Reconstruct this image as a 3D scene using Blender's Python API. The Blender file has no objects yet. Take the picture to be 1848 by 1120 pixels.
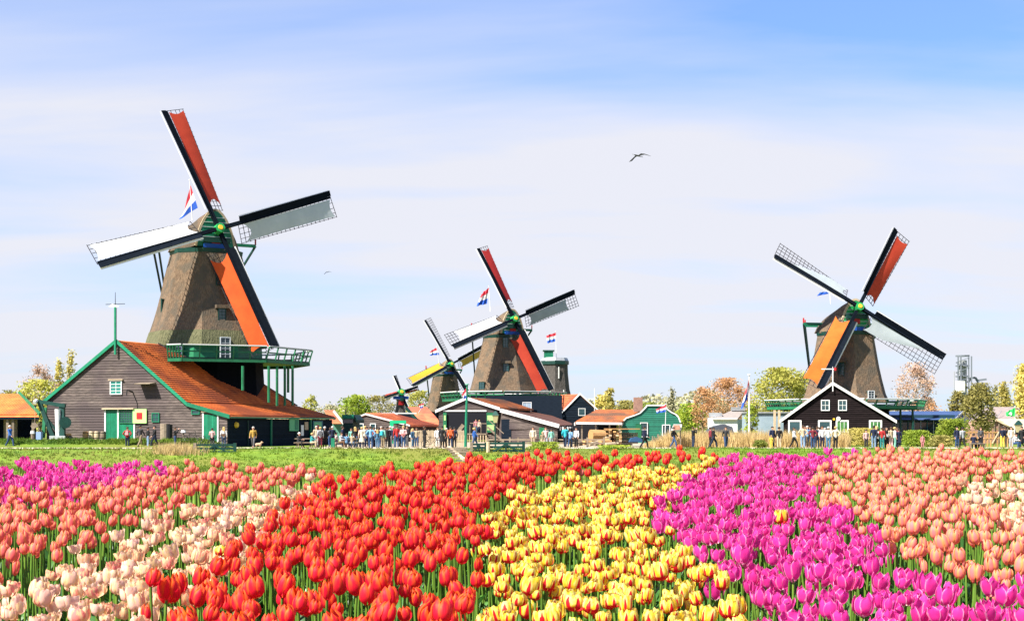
import bpy, math, random
import numpy as np
from mathutils import Vector, Matrix
rnd = random.Random(7)
NR = np.random.RandomState(11)
SC = bpy.context.scene
COL = SC.collection
# ------------------------------------------------------------------ camera, sky, sun
F = 2567.0; HZ = 770.0; CX = 924.0; CAMH = 1.72
cam_d = bpy.data.cameras.new('camera'); cam = bpy.data.objects.new('camera', cam_d); COL.objects.link(cam)
cam.location = (0, 0, CAMH); cam.rotation_euler = (math.radians(90), 0, 0)
cam_d.sensor_width = 36; cam_d.lens = F/1848*36; cam_d.shift_y = (HZ-560)/1848
cam_d.clip_start = .1; cam_d.clip_end = 9000
SC.camera = cam
SUN_AZ, SUN_EL = math.radians(50), math.radians(50)     # sun to the left of and behind the camera
sdir = Vector((-math.sin(SUN_AZ)*math.cos(SUN_EL), -math.cos(SUN_AZ)*math.cos(SUN_EL), math.sin(SUN_EL)))
sl = bpy.data.lights.new('sun', 'SUN'); sl.energy = 5.0; sl.angle = math.radians(.5); sl.color = (1, .95, .86)
so = bpy.data.objects.new('sun', sl); COL.objects.link(so)
so.rotation_euler = (-sdir).to_track_quat('-Z', 'Y').to_euler(); so.location = (0, 0, 60)
W = bpy.data.worlds.new('World'); SC.world = W; W.use_nodes = True
nt = W.node_tree; nt.nodes.clear()
N = nt.nodes.new; L = nt.links.new
out = N('ShaderNodeOutputWorld'); bg = N('ShaderNodeBackground'); L(bg.outputs[0], out.inputs[0])
sky = N('ShaderNodeTexSky'); sky.sky_type = 'NISHITA'; sky.sun_disc = False
sky.sun_elevation = SUN_EL; sky.sun_rotation = math.atan2(sdir.x, sdir.y)
sky.air_density = 1.0; sky.dust_density = .6; sky.ozone_density = 3.0
bg.inputs[1].default_value = .064
def wmath(op, a, b=None, c=None):
    n = N('ShaderNodeMath'); n.operation = op
    for i, v in enumerate((a, b, c)):
        if v is None: continue
        if isinstance(v, (int, float)): n.inputs[i].default_value = v
        else: L(v, n.inputs[i])
    return n.outputs[0]
tc = N('ShaderNodeTexCoord'); sx = N('ShaderNodeSeparateXYZ'); L(tc.outputs['Generated'], sx.inputs[0])
# thin cirrus veil: streaky noise on a flat cloud layer (direction divided by height), thicker towards the horizon
zc = wmath('MAXIMUM', sx.outputs[2], .02)
cx_ = wmath('DIVIDE', sx.outputs[0], wmath('ADD', zc, .12)); cy_ = wmath('DIVIDE', sx.outputs[1], wmath('ADD', zc, .12))
cb = N('ShaderNodeCombineXYZ'); L(cx_, cb.inputs[0]); L(cy_, cb.inputs[1])
mp = N('ShaderNodeMapping'); mp.inputs['Scale'].default_value = (.5, 1.25, 1); mp.inputs['Rotation'].default_value = (0, 0, .22); mp.inputs['Location'].default_value = (3.3, 2.2, 0)
L(cb.outputs[0], mp.inputs[0])
nz = N('ShaderNodeTexNoise'); nz.inputs['Scale'].default_value = 1.0; nz.inputs['Detail'].default_value = 7; nz.inputs['Roughness'].default_value = .5; nz.inputs['Distortion'].default_value = .35
L(mp.outputs[0], nz.inputs[0])
mr = N('ShaderNodeMapRange'); mr.interpolation_type = 'SMOOTHSTEP'; L(sx.outputs[2], mr.inputs[0])
mr.inputs[1].default_value = .145; mr.inputs[2].default_value = .31; mr.inputs[3].default_value = .96; mr.inputs[4].default_value = .22
veil = wmath('ADD', mr.outputs[0], wmath('MULTIPLY', wmath('SUBTRACT', nz.outputs[0], .5), 1.9))
veil = wmath('SUBTRACT', veil, wmath('MULTIPLY', sx.outputs[0], .18)); cl = N('ShaderNodeClamp'); L(veil, cl.inputs[0]); cl.inputs[1].default_value = .16; cl.inputs[2].default_value = .97
tint = N('ShaderNodeMix'); tint.data_type = 'RGBA'; tint.blend_type = 'MULTIPLY'; tint.inputs[0].default_value = 1
L(sky.outputs[0], tint.inputs[6]); tint.inputs[7].default_value = (.50, .80, 1.2, 1)
vc = N('ShaderNodeMix'); vc.data_type = 'RGBA'; L(cl.outputs[0], vc.inputs[0]); L(tint.outputs[2], vc.inputs[6]); vc.inputs[7].default_value = (4.4, 4.42, 4.8, 1)
L(vc.outputs[2], bg.inputs[0])
SC.view_settings.view_transform = 'Standard'; SC.view_settings.look = 'None'; SC.view_settings.gamma = 1
SC.view_settings.use_curve_mapping = False; SC.view_settings.exposure = 1.60
SC.cycles.max_bounces = 6; SC.cycles.transparent_max_bounces = 8; SC.cycles.use_denoising = True

def at(px, py, Y): return Vector(((px-CX)/F*Y, Y, CAMH+(HZ-py)/F*Y))
def atx(px, Y): return (px-CX)/F*Y
def zat(py, Y): return CAMH+(HZ-py)/F*Y

# ------------------------------------------------------------------ materials
_m = {}; ALB = .80
def mat(name, c1, c2=None, scale=3.0, rough=.8, bump=0.0, stretch=(1, 1, 1), spec=.3, metal=0, translucent=0.0, detail=5, c3=None, coord='Object', thr=(.35, .65), bs=None):
    if name in _m: return _m[name]
    c1, c2, c3 = [None if c is None else tuple(x*ALB for x in c) for c in (c1, c2, c3)]
    m = bpy.data.materials.new(name); m.use_nodes = True; t = m.node_tree; n = t.nodes.new; l = t.links.new
    b = t.nodes['Principled BSDF']; b.inputs['Roughness'].default_value = rough; b.inputs['Metallic'].default_value = metal
    b.inputs['Specular IOR Level'].default_value = spec
    b.inputs['Base Color'].default_value = (*c1, 1)
    colout = None
    if c2 is not None or bump:
        tcn = n('ShaderNodeTexCoord'); mpn = n('ShaderNodeMapping'); l(tcn.outputs[coord], mpn.inputs[0]); mpn.inputs['Scale'].default_value = stretch
        no = n('ShaderNodeTexNoise'); no.inputs['Scale'].default_value = scale; no.inputs['Detail'].default_value = detail; no.inputs['Roughness'].default_value = .62
        l(mpn.outputs[0], no.inputs[0])
    if c2 is not None:
        r = n('ShaderNodeValToRGB'); l(no.outputs[0], r.inputs[0])
        r.color_ramp.elements[0].position = thr[0]; r.color_ramp.elements[0].color = (*c1, 1)
        r.color_ramp.elements[1].position = thr[1]; r.color_ramp.elements[1].color = (*c2, 1)
        colout = r.outputs[0]
        if c3 is not None:
            n2 = n('ShaderNodeTexNoise'); n2.inputs['Scale'].default_value = scale*.17; n2.inputs['Detail'].default_value = 3; l(tcn.outputs[coord], n2.inputs[0])
            r2 = n('ShaderNodeMapRange'); l(n2.outputs[0], r2.inputs[0]); r2.inputs[1].default_value = .46; r2.inputs[2].default_value = .60
            mx = n('ShaderNodeMix'); mx.data_type = 'RGBA'; l(r2.outputs[0], mx.inputs[0]); l(colout, mx.inputs[6]); mx.inputs[7].default_value = (*c3, 1)
            colout = mx.outputs[2]
        # a little difference from piece to piece
        oi = n('ShaderNodeObjectInfo'); hv = n('ShaderNodeHueSaturation'); rr = n('ShaderNodeMapRange'); l(oi.outputs['Random'], rr.inputs[0]); rr.inputs[3].default_value = .8; rr.inputs[4].default_value = 1.2
        l(rr.outputs[0], hv.inputs['Value']); l(colout, hv.inputs['Color']); colout = hv.outputs[0]
        l(colout, b.inputs['Base Color'])
    if bump:
        bn = n('ShaderNodeBump'); bn.inputs['Strength'].default_value = min(1, bump); bn.inputs['Distance'].default_value = bs or .05
        l(no.outputs[0], bn.inputs['Height']); l(bn.outputs[0], b.inputs['Normal'])
    if translucent:
        tr = n('ShaderNodeBsdfTranslucent'); tr.inputs[0].default_value = (*c1, 1)
        if colout: l(colout, tr.inputs[0])
        ms = n('ShaderNodeMixShader'); ms.inputs[0].default_value = translucent
        l(b.outputs[0], ms.inputs[1]); l(tr.outputs[0], ms.inputs[2]); l(ms.outputs[0], t.nodes['Material Output'].inputs[0])
    _m[name] = m; return m

GREEN = mat('green_paint', (.005, .15, .075), (.010, .20, .105), 2, .5)
DGREEN = mat('dark_green_paint', (.004, .035, .028), (.006, .052, .04), 2, .5)
LGREEN = mat('stage_green_paint', (.012, .12, .05), (.02, .19, .08), 2, .5)
WHITE = mat('white_paint', (.72, .72, .70), (.8, .8, .78), 4, .5)
NAVY = mat('tarred_black_board', (.0022, .0045, .009), (.004, .0075, .014), 3, .85, spec=.07)
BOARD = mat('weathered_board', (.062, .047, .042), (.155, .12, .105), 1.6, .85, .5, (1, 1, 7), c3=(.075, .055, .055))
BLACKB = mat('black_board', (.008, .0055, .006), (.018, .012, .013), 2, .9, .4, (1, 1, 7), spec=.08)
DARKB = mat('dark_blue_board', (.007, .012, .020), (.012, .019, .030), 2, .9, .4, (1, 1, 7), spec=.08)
THATCH = mat('thatch', (.095, .060, .036), (.205, .140, .088), 5.0, .95, .8, (2.2, 2.2, .35), c3=(.10, .078, .055), bs=.13)
THATCHG = mat('mossy_thatch', (.085, .088, .04), (.15, .145, .075), 3.2, .95, 1.0, (2.2, 2.2, .6), bs=.2)
THATCHD = mat('grey_thatch', (.06, .052, .048), (.11, .095, .085), 3, .95, .9, (2, 2, .5), bs=.2)
TILE = mat('orange_pantile', (.58, .12, .025), (.80, .20, .042), 1.4, .75, .3, c3=(.36, .085, .03))
TILER = mat('red_pantile', (.48, .11, .045), (.66, .19, .075), 1.5, .8, .3, c3=(.36, .09, .05))
TILEK = mat('dark_brown_pantile', (.06, .024, .018), (.11, .042, .026), 1.8, .85, .4)  # workshop roof: the mill's shadow is put into the tile colour
TILEB = mat('brown_pantile', (.33, .09, .03), (.50, .155, .05), 1.8, .8, .4, c3=(.16, .08, .05))
SLATE = mat('blue_roof_sheet', (.035, .07, .17), (.05, .09, .22), 2, .5)
GLASS = mat('window_glass', (.02, .05, .06), (.03, .07, .08), .8, .12, spec=.6)
GLASSG = mat('window_glass_reflecting_green', (.07, .2, .05), (.02, .08, .03), 2.5, .2, spec=.6)  # green reflections mottled into the base colour of the glass
METAL = mat('grey_metal', (.38, .39, .40), (.5, .51, .53), 3, .5, metal=.4)
BLACKM = mat('black_iron', (.012, .012, .014), rough=.6)
WOOD = mat('fresh_timber', (.40, .20, .07), (.55, .32, .13), 2, .8, .3, (1, 6, 6))
WOODG = mat('grey_timber', (.17, .13, .09), (.28, .22, .16), 2, .85, .4, (1, 1, 5))
PALE = mat('pale_timber', (.42, .32, .20), (.58, .46, .30), 2, .85, .3, (1, 1, 5))
YELLOW = mat('yellow_paint', (.7, .42, .03), rough=.5)
REDP = mat('red_paint', (.45, .015, .02), rough=.5)
BLUEP = mat('blue_paint', (.01, .08, .40), rough=.5)
CREAMP = mat('cream_paint', (.68, .58, .38), (.76, .66, .46), 3, .6)
BRICK = mat('brown_brick_wall', (.22, .12, .09), (.32, .18, .13), 6, .9, .2)

# ------------------------------------------------------------------ mesh builder
def worigin(o):
    v = Vector((0, 0, 0))
    while o is not None: v += o.location; o = o.parent
    return v
def tag(o, label=None, cat=None, group=None, kind=None):
    if label: o['label'] = label
    if cat: o['category'] = cat
    if group: o['group'] = group
    if kind: o['kind'] = kind
    return o
def thing(name, label, cat, loc=(0, 0, 0), group=None):
    o = bpy.data.objects.new(name, None); COL.objects.link(o); o.location = loc; o.empty_display_size = .3
    return tag(o, label, cat, group)
def npmesh(name, V, Q, smooth=False, uv=None, attr=None, T=None):
    me = bpy.data.meshes.new(name); V = np.asarray(V, dtype=np.float32)
    Q = np.asarray(Q, dtype=np.int32).reshape(-1, 4) if Q is not None and len(Q) else np.zeros((0, 4), np.int32)
    T = np.asarray(T, dtype=np.int32).reshape(-1, 3) if T is not None and len(T) else np.zeros((0, 3), np.int32)
    nl = Q.size+T.size
    me.vertices.add(len(V)); me.vertices.foreach_set('co', V.ravel()); me.loops.add(nl)
    me.loops.foreach_set('vertex_index', np.concatenate([Q.ravel(), T.ravel()])); me.polygons.add(len(Q)+len(T))
    st = np.concatenate([np.arange(len(Q))*4, Q.size+np.arange(len(T))*3]).astype(np.int32)
    me.polygons.foreach_set('loop_start', st)
    me.update(calc_edges=True)
    if smooth: me.polygons.foreach_set('use_smooth', np.ones(len(Q)+len(T), dtype=bool))
    if uv is not None:
        u = me.uv_layers.new(name='UVMap'); u.data.foreach_set('uv', np.asarray(uv, dtype=np.float32).reshape(-1, 2)[np.concatenate([Q.ravel(), T.ravel()])].ravel())
    if attr is not None:
        a = me.attributes.new('rnd', 'FLOAT', 'POINT'); a.data.foreach_set('value', np.asarray(attr, dtype=np.float32))
    return me
class MB:
    def __init__(s): s.v = []; s.f = []; s.uv = None
    def pts(s, P): i = len(s.v); s.v += [tuple(p) for p in P]; return i
    def quad(s, a, b, c, d): i = s.pts((a, b, c, d)); s.f.append((i, i+1, i+2, i+3)); return s
    def poly(s, P): i = s.pts(P); s.f.append(tuple(range(i, i+len(P)))); return s
    def hexa(s, P):
        i = s.pts(P)
        for f in ((0, 3, 2, 1), (4, 5, 6, 7), (0, 1, 5, 4), (1, 2, 6, 5), (2, 3, 7, 6), (3, 0, 4, 7)): s.f.append(tuple(i+k for k in f))
        return s
    def obox(s, o, a, b, c):            # corner o and three edge vectors
        o, a, b, c = map(Vector, (o, a, b, c)); return s.hexa((o, o+a, o+a+b, o+b, o+c, o+a+c, o+a+b+c, o+b+c))
    def box(s, c, sz):
        c = Vector(c); return s.obox(c-Vector(sz)/2, (sz[0], 0, 0), (0, sz[1], 0), (0, 0, sz[2]))
    def beam(s, p, q, w, h=None, up=(0, 0, 1)):
        p, q = Vector(p), Vector(q); h = h or w; d = (q-p)
        if d.length < 1e-6: return s
        dn = d.normalized(); u = Vector(up); sd = dn.cross(u)
        if sd.length < 1e-3: sd = dn.cross(Vector((1, 0, 0)))
        sd.normalize(); u = sd.cross(dn).normalized()
        return s.obox(p-sd*w/2-u*h/2, sd*w, u*h, d)
    def tube(s, p, q, r0, r1=None, n=8, cap=True):
        p, q = Vector(p), Vector(q); r1 = r0 if r1 is None else r1; d = (q-p).normalized()
        a = d.cross(Vector((0, 0, 1)) if abs(d.z) < .9 else Vector((1, 0, 0))).normalized(); b = d.cross(a)
        i = len(s.v)
        for k in range(n):
            t = 2*math.pi*k/n; o = a*math.cos(t)+b*math.sin(t); s.v.append(tuple(p+o*r0)); s.v.append(tuple(q+o*r1))
        for k in range(n):
            j = (k+1) % n; s.f.append((i+2*k, i+2*k+1, i+2*j+1, i+2*j))
        if cap: s.f.append(tuple(i+2*k for k in range(n))); s.f.append(tuple(i+2*k+1 for k in reversed(range(n))))
        return s
    def path(s, P, r, n=6):
        for a, b in zip(P, P[1:]): s.tube(a, b, r, r, n)
        return s
    def loft(s, rings, closed=True, cap=True):
        i = len(s.v); n = len(rings[0])
        for R_ in rings: s.v += [tuple(p) for p in R_]
        for a in range(len(rings)-1):
            for k in range(n if closed else n-1):
                j = (k+1) % n; s.f.append((i+a*n+k, i+a*n+j, i+(a+1)*n+j, i+(a+1)*n+k))
        if cap: s.f.append(tuple(i+k for k in reversed(range(n)))); s.f.append(tuple(i+(len(rings)-1)*n+k for k in range(n)))
        return s
    def prism(s, P, d):                 # polygon P extruded along d
        P = [Vector(p) for p in P]; d = Vector(d); n = len(P); i = s.pts(P); s.pts([p+d for p in P])
        s.f.append(tuple(i+k for k in reversed(range(n)))); s.f.append(tuple(i+n+k for k in range(n)))
        for k in range(n): j = (k+1) % n; s.f.append((i+k, i+j, i+n+j, i+n+k))
        return s
    def xf(s, M_):
        s.v = [tuple(M_ @ Vector(p)) for p in s.v]; return s
    def build(s, name, m, parent=None, smooth=False, kind=None, label=None):
        o_ = worigin(parent)
        me = bpy.data.meshes.new(name); me.from_pydata([(x-o_.x, y-o_.y, z-o_.z) for x, y, z in s.v], [], s.f); me.update()
        if m: me.materials.append(m)
        if smooth: me.polygons.foreach_set('use_smooth', [True]*len(me.polygons))
        o = bpy.data.objects.new(name, me); COL.objects.link(o); o.parent = parent
        return tag(o, label, kind=kind)
def link(name, me, m=None, parent=None, loc=None, kind=None, label=None):
    if m and not me.materials: me.materials.append(m)
    o = bpy.data.objects.new(name, me); COL.objects.link(o); o.parent = parent
    if loc is not None: o.location = loc
    return tag(o, label, kind=kind)
def copy_tree(o, parent=None):
    c = o.copy(); COL.objects.link(c); c.parent = parent
    for ch in KIDS.get(o.name, ()): copy_tree(ch, c)
    return c
KIDS = {}
def register(o):
    for x in SC.objects:
        if x.parent is not None: KIDS.setdefault(x.parent.name, [])
    KIDS[o.name] = [x for x in o.children]
    for x in o.children: register_one(x)
def register_one(x):
    KIDS[x.name] = [y for y in x.children]
    for y in x.children: register_one(y)
# ------------------------------------------------------------------ tulip bed
def lerp_tab(tab, x):
    if x <= tab[0][0]: return tab[0][1]
    for (a, b), (c, d) in zip(tab, tab[1:]):
        if x <= c: return b+(d-b)*(x-a)/(c-a)
    return tab[-1][1]
TOPA, TOPB = .895, .0424                  # height of the flower tops over the path: TOPA + TOPB*Y
def bed_y(py): return 2118/((py-770)+108.8)
EDGE = [(-300, 838), (0, 836), (100, 832), (280, 836), (300, 844), (570, 848), (582, 868), (640, 866), (700, 856), (760, 844), (850, 832), (1000, 827), (1200, 822), (1400, 819), (1500, 816), (1600, 813), (1700, 814), (1848, 820), (2200, 824)]
B_CR = [(838, 775), (845, 730), (862, 640), (872, 600), (895, 540), (925, 500), (960, 440), (1010, 400), (1075, 290), (1130, 230), (1400, -100)]
B_RY = [(814, 1440), (822, 1300), (832, 1150), (848, 1020), (865, 960), (895, 892), (920, 870), (1000, 868), (1130, 868), (1500, 868)]
B_YM = [(812, 1440), (818, 1360), (828, 1300), (850, 1250), (875, 1220), (905, 1185), (930, 1190), (950, 1225), (985, 1260), (1030, 1310), (1080, 1350), (1130, 1395), (1500, 1700)]
B_MC = [(805, 1690), (818, 1560), (835, 1500), (855, 1468), (880, 1465), (905, 1480), (930, 1540), (955, 1590), (990, 1592), (1012, 1640), (1030, 1700), (1042, 1800), (1052, 1848), (1090, 1960), (1300, 2400)]
L_MAG = [(-300, 920), (0, 892), (90, 889), (160, 878), (290, 857), (310, 835)]
L_COR = [(-300, 1120), (-100, 1060), (0, 1022), (70, 1008), (180, 968), (260, 924), (340, 900), (430, 884), (530, 866), (583, 862)]
CREAM_R = [(1960, 965), (1848, 945), (1790, 922), (1745, 897), (1735, 868), (1760, 852), (1848, 842), (1960, 838), (2300, 838), (2300, 965)]
def inpoly(x, y, P):
    c = False; j = len(P)-1
    for i in range(len(P)):
        if (P[i][1] > y) != (P[j][1] > y) and x < (P[j][0]-P[i][0])*(y-P[i][1])/(P[j][1]-P[i][1])+P[i][0]: c = not c
        j = i
    return c
def band(px, py):
    """which variety grows at the place that projects to (px, py); None in the gaps between the bands"""
    g = (py-700)*.032
    cr, ry, ym, mc = (lerp_tab(t, py) for t in (B_CR, B_RY, B_YM, B_MC))
    if px < cr:
        if px < 308 and py < lerp_tab(L_MAG, px): return 'magenta'
        if px < 583 and py < lerp_tab(L_COR, px): return 'coral'
        return 'cream'
    if px < ry-g*.6: return 'red'
    if px < ry+g*.5: return None
    if px < ym-g*.3: return 'yellow'
    if px < ym: return None
    if px < mc: return 'magenta'
    if px < mc+g*.6: return None
    return 'cream' if inpoly(px, py, CREAM_R) else 'peach'

def tulip_mat(kind):
    m = bpy.data.materials.new(kind+'_petal'); m.use_nodes = True; t = m.node_tree; n = t.nodes.new; l = t.links.new
    b = t.nodes['Principled BSDF']; b.inputs['Roughness'].default_value = .55; b.inputs['Specular IOR Level'].default_value = .22
    uvn = n('ShaderNodeUVMap'); sp = n('ShaderNodeSeparateXYZ'); l(uvn.outputs[0], sp.inputs[0])
    at_ = n('ShaderNodeAttribute'); at_.attribute_name = 'rnd'; oi = n('ShaderNodeObjectInfo')
    def ma(op, a, b_=None):
        q = n('ShaderNodeMath'); q.operation = op
        for i, v in enumerate((a, b_)):
            if v is None: continue
            if isinstance(v, (int, float)): q.inputs[i].default_value = v
            else: l(v, q.inputs[i])
        return q.outputs[0]
    R = ma('FRACT', ma('ADD', at_.outputs['Fac'], oi.outputs['Random']))
    u, v = sp.outputs[0], sp.outputs[1]
    au = ma('ABSOLUTE', ma('SUBTRACT', ma('MULTIPLY', u, 2), 1))
    tcn = n('ShaderNodeTexCoord'); mpn = n('ShaderNodeMapping'); l(tcn.outputs['Object'], mpn.inputs[0]); mpn.inputs['Scale'].default_value = (1, 1, .28)
    off = n('ShaderNodeCombineXYZ'); l(ma('MULTIPLY', R, 37), off.inputs[0]); l(off.outputs[0], mpn.inputs['Location'])
    no = n('ShaderNodeTexNoise'); no.inputs['Scale'].default_value = 85; no.inputs['Detail'].default_value = 6; l(mpn.outputs[0], no.inputs[0]); NZ = ma('SUBTRACT', no.outputs[0], .5)
    def mix(f, a, b_):
        q = n('ShaderNodeMix'); q.data_type = 'RGBA'; q.clamp_factor = True
        l(f, q.inputs[0])
        for i, c in ((6, a), (7, b_)):
            if isinstance(c, tuple): q.inputs[i].default_value = (*[x*.86 for x in c], 1)
            else: l(c, q.inputs[i])
        return q.outputs[2]
    def ramp(x, a, b_):
        q = n('ShaderNodeMapRange'); q.interpolation_type = 'SMOOTHSTEP'; l(x, q.inputs[0]); q.inputs[1].default_value = a; q.inputs[2].default_value = b_; return q.outputs[0]
    if kind == 'red':
        f = ramp(ma('ADD', ma('ADD', ma('MULTIPLY', au, .65), ma('MULTIPLY', v, .65)), NZ), .45, 1.15)  # orange edges, plus a top-lit orange tip put into the petal colour
        c = mix(f, (.80, .010, .045), (.96, .18, .012))
        c = mix(ma('MULTIPLY', R, .35), c, (.80, .03, .04))
    elif kind in ('coral', 'peach'):
        f = ramp(ma('ADD', ma('ADD', ma('MULTIPLY', au, .9), ma('MULTIPLY', v, .25)), NZ), .30, 1.05)
        a, e = ((.86, .15, .17), (.95, .42, .14)) if kind == 'coral' else ((.90, .24, .25), (.97, .48, .13))
        c = mix(f, a, e); c = mix(ma('MULTIPLY', R, .35), c, (.90, .24, .16))
    elif kind == 'magenta':
        f = ramp(ma('ADD', au, ma('MULTIPLY', NZ, .8)), .72, 1.05)
        c = mix(f, (.86, .05, .34), (.97, .56, .70)); c = mix(ma('MULTIPLY', R, .35), c, (.80, .04, .40))
        c = mix(ramp(v, .16, 0.0), c, (.85, .7, .7))
    elif kind == 'yellow':
        # red flame: wide at the base, running up the middle of each petal
        w = ma('MULTIPLY', ma('SUBTRACT', ma('ADD', .95, ma('MULTIPLY', NZ, .9)), v), ma('ADD', .45, ma('MULTIPLY', R, .45)))
        f = ramp(ma('SUBTRACT', w, ma('MULTIPLY', au, 1.1)), -.02, .07)
        base = mix(ramp(ma('ADD', NZ, ma('MULTIPLY', ma('SUBTRACT', .6, au), .3)), -.12, .25), (.92, .68, .025), (.94, .85, .32))
        f2 = ramp(ma('ADD', ma('SUBTRACT', .28, v), ma('MULTIPLY', NZ, .4)), 0, .07)
        c = mix(ma('MAXIMUM', f, f2), base, (.72, .015, .03))
    else:
        base = mix(ramp(ma('ADD', NZ, ma('MULTIPLY', R, .25)), -.02, .3), (.93, .60, .50), (.93, .80, .28))
        f = ramp(ma('ADD', NZ, ma('MULTIPLY', ma('SUBTRACT', R, .6), .3)), -.02, .18)
        c = mix(ma('MULTIPLY', f, .85), base, (.92, .20, .26))
    l(c, b.inputs['Base Color'])
    tr = n('ShaderNodeBsdfTranslucent'); l(c, tr.inputs[0]); ms = n('ShaderNodeMixShader'); ms.inputs[0].default_value = .46
    bn = n('ShaderNodeBump'); bn.inputs['Strength'].default_value = .35; bn.inputs['Distance'].default_value = .004; l(no.outputs[0], bn.inputs['Height']); l(bn.outputs[0], b.inputs['Normal'])
    l(b.outputs[0], ms.inputs[1]); l(tr.outputs[0], ms.inputs[2]); l(ms.outputs[0], t.nodes['Material Output'].inputs[0])
    return m
KINDS_ = ('red', 'yellow', 'magenta', 'coral', 'peach', 'cream')
TM = {k: tulip_mat(k) for k in KINDS_}
STEM = mat('tulip_stem', (.09, .20, .02), (.16, .28, .035), 4, .5, translucent=.15)
LEAF = mat('tulip_leaf', (.035, .13, .02), (.09, .24, .035), 5, .4, spec=.45, translucent=.3)
SOIL = mat('bed_soil', (.025, .016, .010), (.06, .04, .025), 9, .95, .6)
# profile of the cup: list of (v, radius share), overall size (radius, height), petal half-angle, opening
SHAPE = {'red': dict(R=.040, H=.088, A=.66, prof=[(0, .18), (.12, .66), (.3, .95), (.5, 1.0), (.72, .93), (.9, .72), (1, .46)], ruff=.04),
         'coral': dict(R=.036, H=.080, A=.66, prof=[(0, .18), (.12, .66), (.3, .95), (.5, 1.0), (.72, .92), (.9, .7), (1, .42)], ruff=.03),
         'peach': dict(R=.036, H=.080, A=.66, prof=[(0, .18), (.12, .66), (.3, .95), (.5, 1.0), (.72, .92), (.9, .7), (1, .42)], ruff=.03),
         'yellow': dict(R=.044, H=.072, A=.70, prof=[(0, .2), (.12, .7), (.3, .98), (.55, 1.0), (.8, .93), (.92, .86), (1, .80)], ruff=.12),
         'cream': dict(R=.043, H=.070, A=.70, prof=[(0, .2), (.12, .7), (.3, .98), (.55, 1.0), (.8, .95), (.92, .88), (1, .84)], ruff=.13),
         'magenta': dict(R=.041, H=.084, A=.62, prof=[(0, .18), (.12, .62), (.3, .92), (.55, 1.0), (.75, 1.0), (.9, .93), (1, .86)], ruff=.07)}
HT = {'red': .05, 'coral': .045, 'peach': .035, 'yellow': -.03, 'cream': -.03, 'magenta': 0.0}     # height over the common level
def petal(kind, th, inner, r, nu=5, nv=7, op=0, hs=1):
    S = SHAPE[kind]; V = []; UV = []
    sr = r.uniform(.93, 1.07); sh = r.uniform(.94, 1.06)*(1.03 if inner else 1); ph = r.uniform(0, 6); lean = r.uniform(-.05, .16 if kind in ('magenta', 'cream', 'yellow') else .03)
    for j in range(nv+1):
        v = j/nv; w = min(1, (v/.42)**.55)*(1-max(0, (v-.55)/.45)**(4.2 if kind in ('yellow', 'cream') else 2.3))**(.42 if kind in ('yellow', 'cream') else .6) if v < 1 else (.55 if kind in ('yellow', 'cream') else .12)
        rr = lerp_tab(S['prof'], v)*(.86 if inner else 1)+(lean+op)*max(0, v-.4)
        for i in range(nu+1):
            u = i/nu*2-1
            a = th+u*w*S['A']+.05*math.sin(ph+v*3)
            q = rr*(1-.10*abs(u)**2*(1 if kind != 'magenta' else -.5*v)+S['ruff']*v*v*math.sin(ph+u*4.5+v*5))*S['R']*sr
            z = S['H']*sh*hs*(v-.05*abs(u)**2*v + S['ruff']*.35*v*math.sin(ph*2+u*5))
            V.append((q*math.cos(a), q*math.sin(a), z)); UV.append((i/nu, v))
    Q = [(j*(nu+1)+i, j*(nu+1)+i+1, (j+1)*(nu+1)+i+1, (j+1)*(nu+1)+i) for j in range(nv) for i in range(nu)]
    return V, Q, UV
def bloom_arrays(kind, seed, nu=5, nv=7):
    r = random.Random(seed); V = []; Q = []; UV = []; P = []; t0 = r.uniform(0, 2); op = r.uniform(-.25, .45) if kind not in ('red', 'coral', 'peach') else r.uniform(-.15, .45)*r.random(); hs = r.uniform(.86, 1.14)
    for k in range(6):
        inner = k % 2 == 1
        p, q, uv = petal(kind, t0+k*math.pi/3+r.uniform(-.10, .10), inner, r, nu, nv, op, hs)
        P.append((p, q, uv)); o = len(V); V += p; Q += [tuple(o+x for x in f) for f in q]; UV += uv
    return np.array(V), np.array(Q), np.array(UV), P
def leaf_arrays(r, hgt=.34):
    V = []; Q = []; a = r.uniform(0, 6.28); wd = r.uniform(.026, .050); h = hgt*r.uniform(.75, 1.15); out_ = r.uniform(.10, .22); tw = r.uniform(-.8, .8); n = 6
    for j in range(n+1):
        v = j/n; w = wd*math.sin(math.pi*min(1, v*.82+.16))**.8*(1-v**5); d = out_*v**1.7; z = h*(v-.22*v*v*v)
        ca, sa = math.cos(a+tw*v*.5), math.sin(a+tw*v*.5)
        for s, fold in ((-1, .35), (0, 0), (1, .35)):
            V.append(((d+fold*w*.6)*ca-s*w*sa, (d+fold*w*.6)*sa+s*w*ca, z))
    for j in range(n):
        for i in range(2): Q.append((j*3+i, j*3+i+1, (j+1)*3+i+1, (j+1)*3+i))
    return np.array(V), np.array(Q)
def stem_arrays(h, bend, n=5):
    V = []; Q = []
    for j in range(4):
        v = j/3; x = bend*v*v
        for k in range(n): t = 6.2832*k/n; V.append((x+.0052*math.cos(t), .0052*math.sin(t), h*v))
    for j in range(3):
        for k in range(n): Q.append((j*n+k, j*n+(k+1) % n, (j+1)*n+(k+1) % n, (j+1)*n+k))
    return np.array(V), np.array(Q)
STEMH = .52
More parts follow.
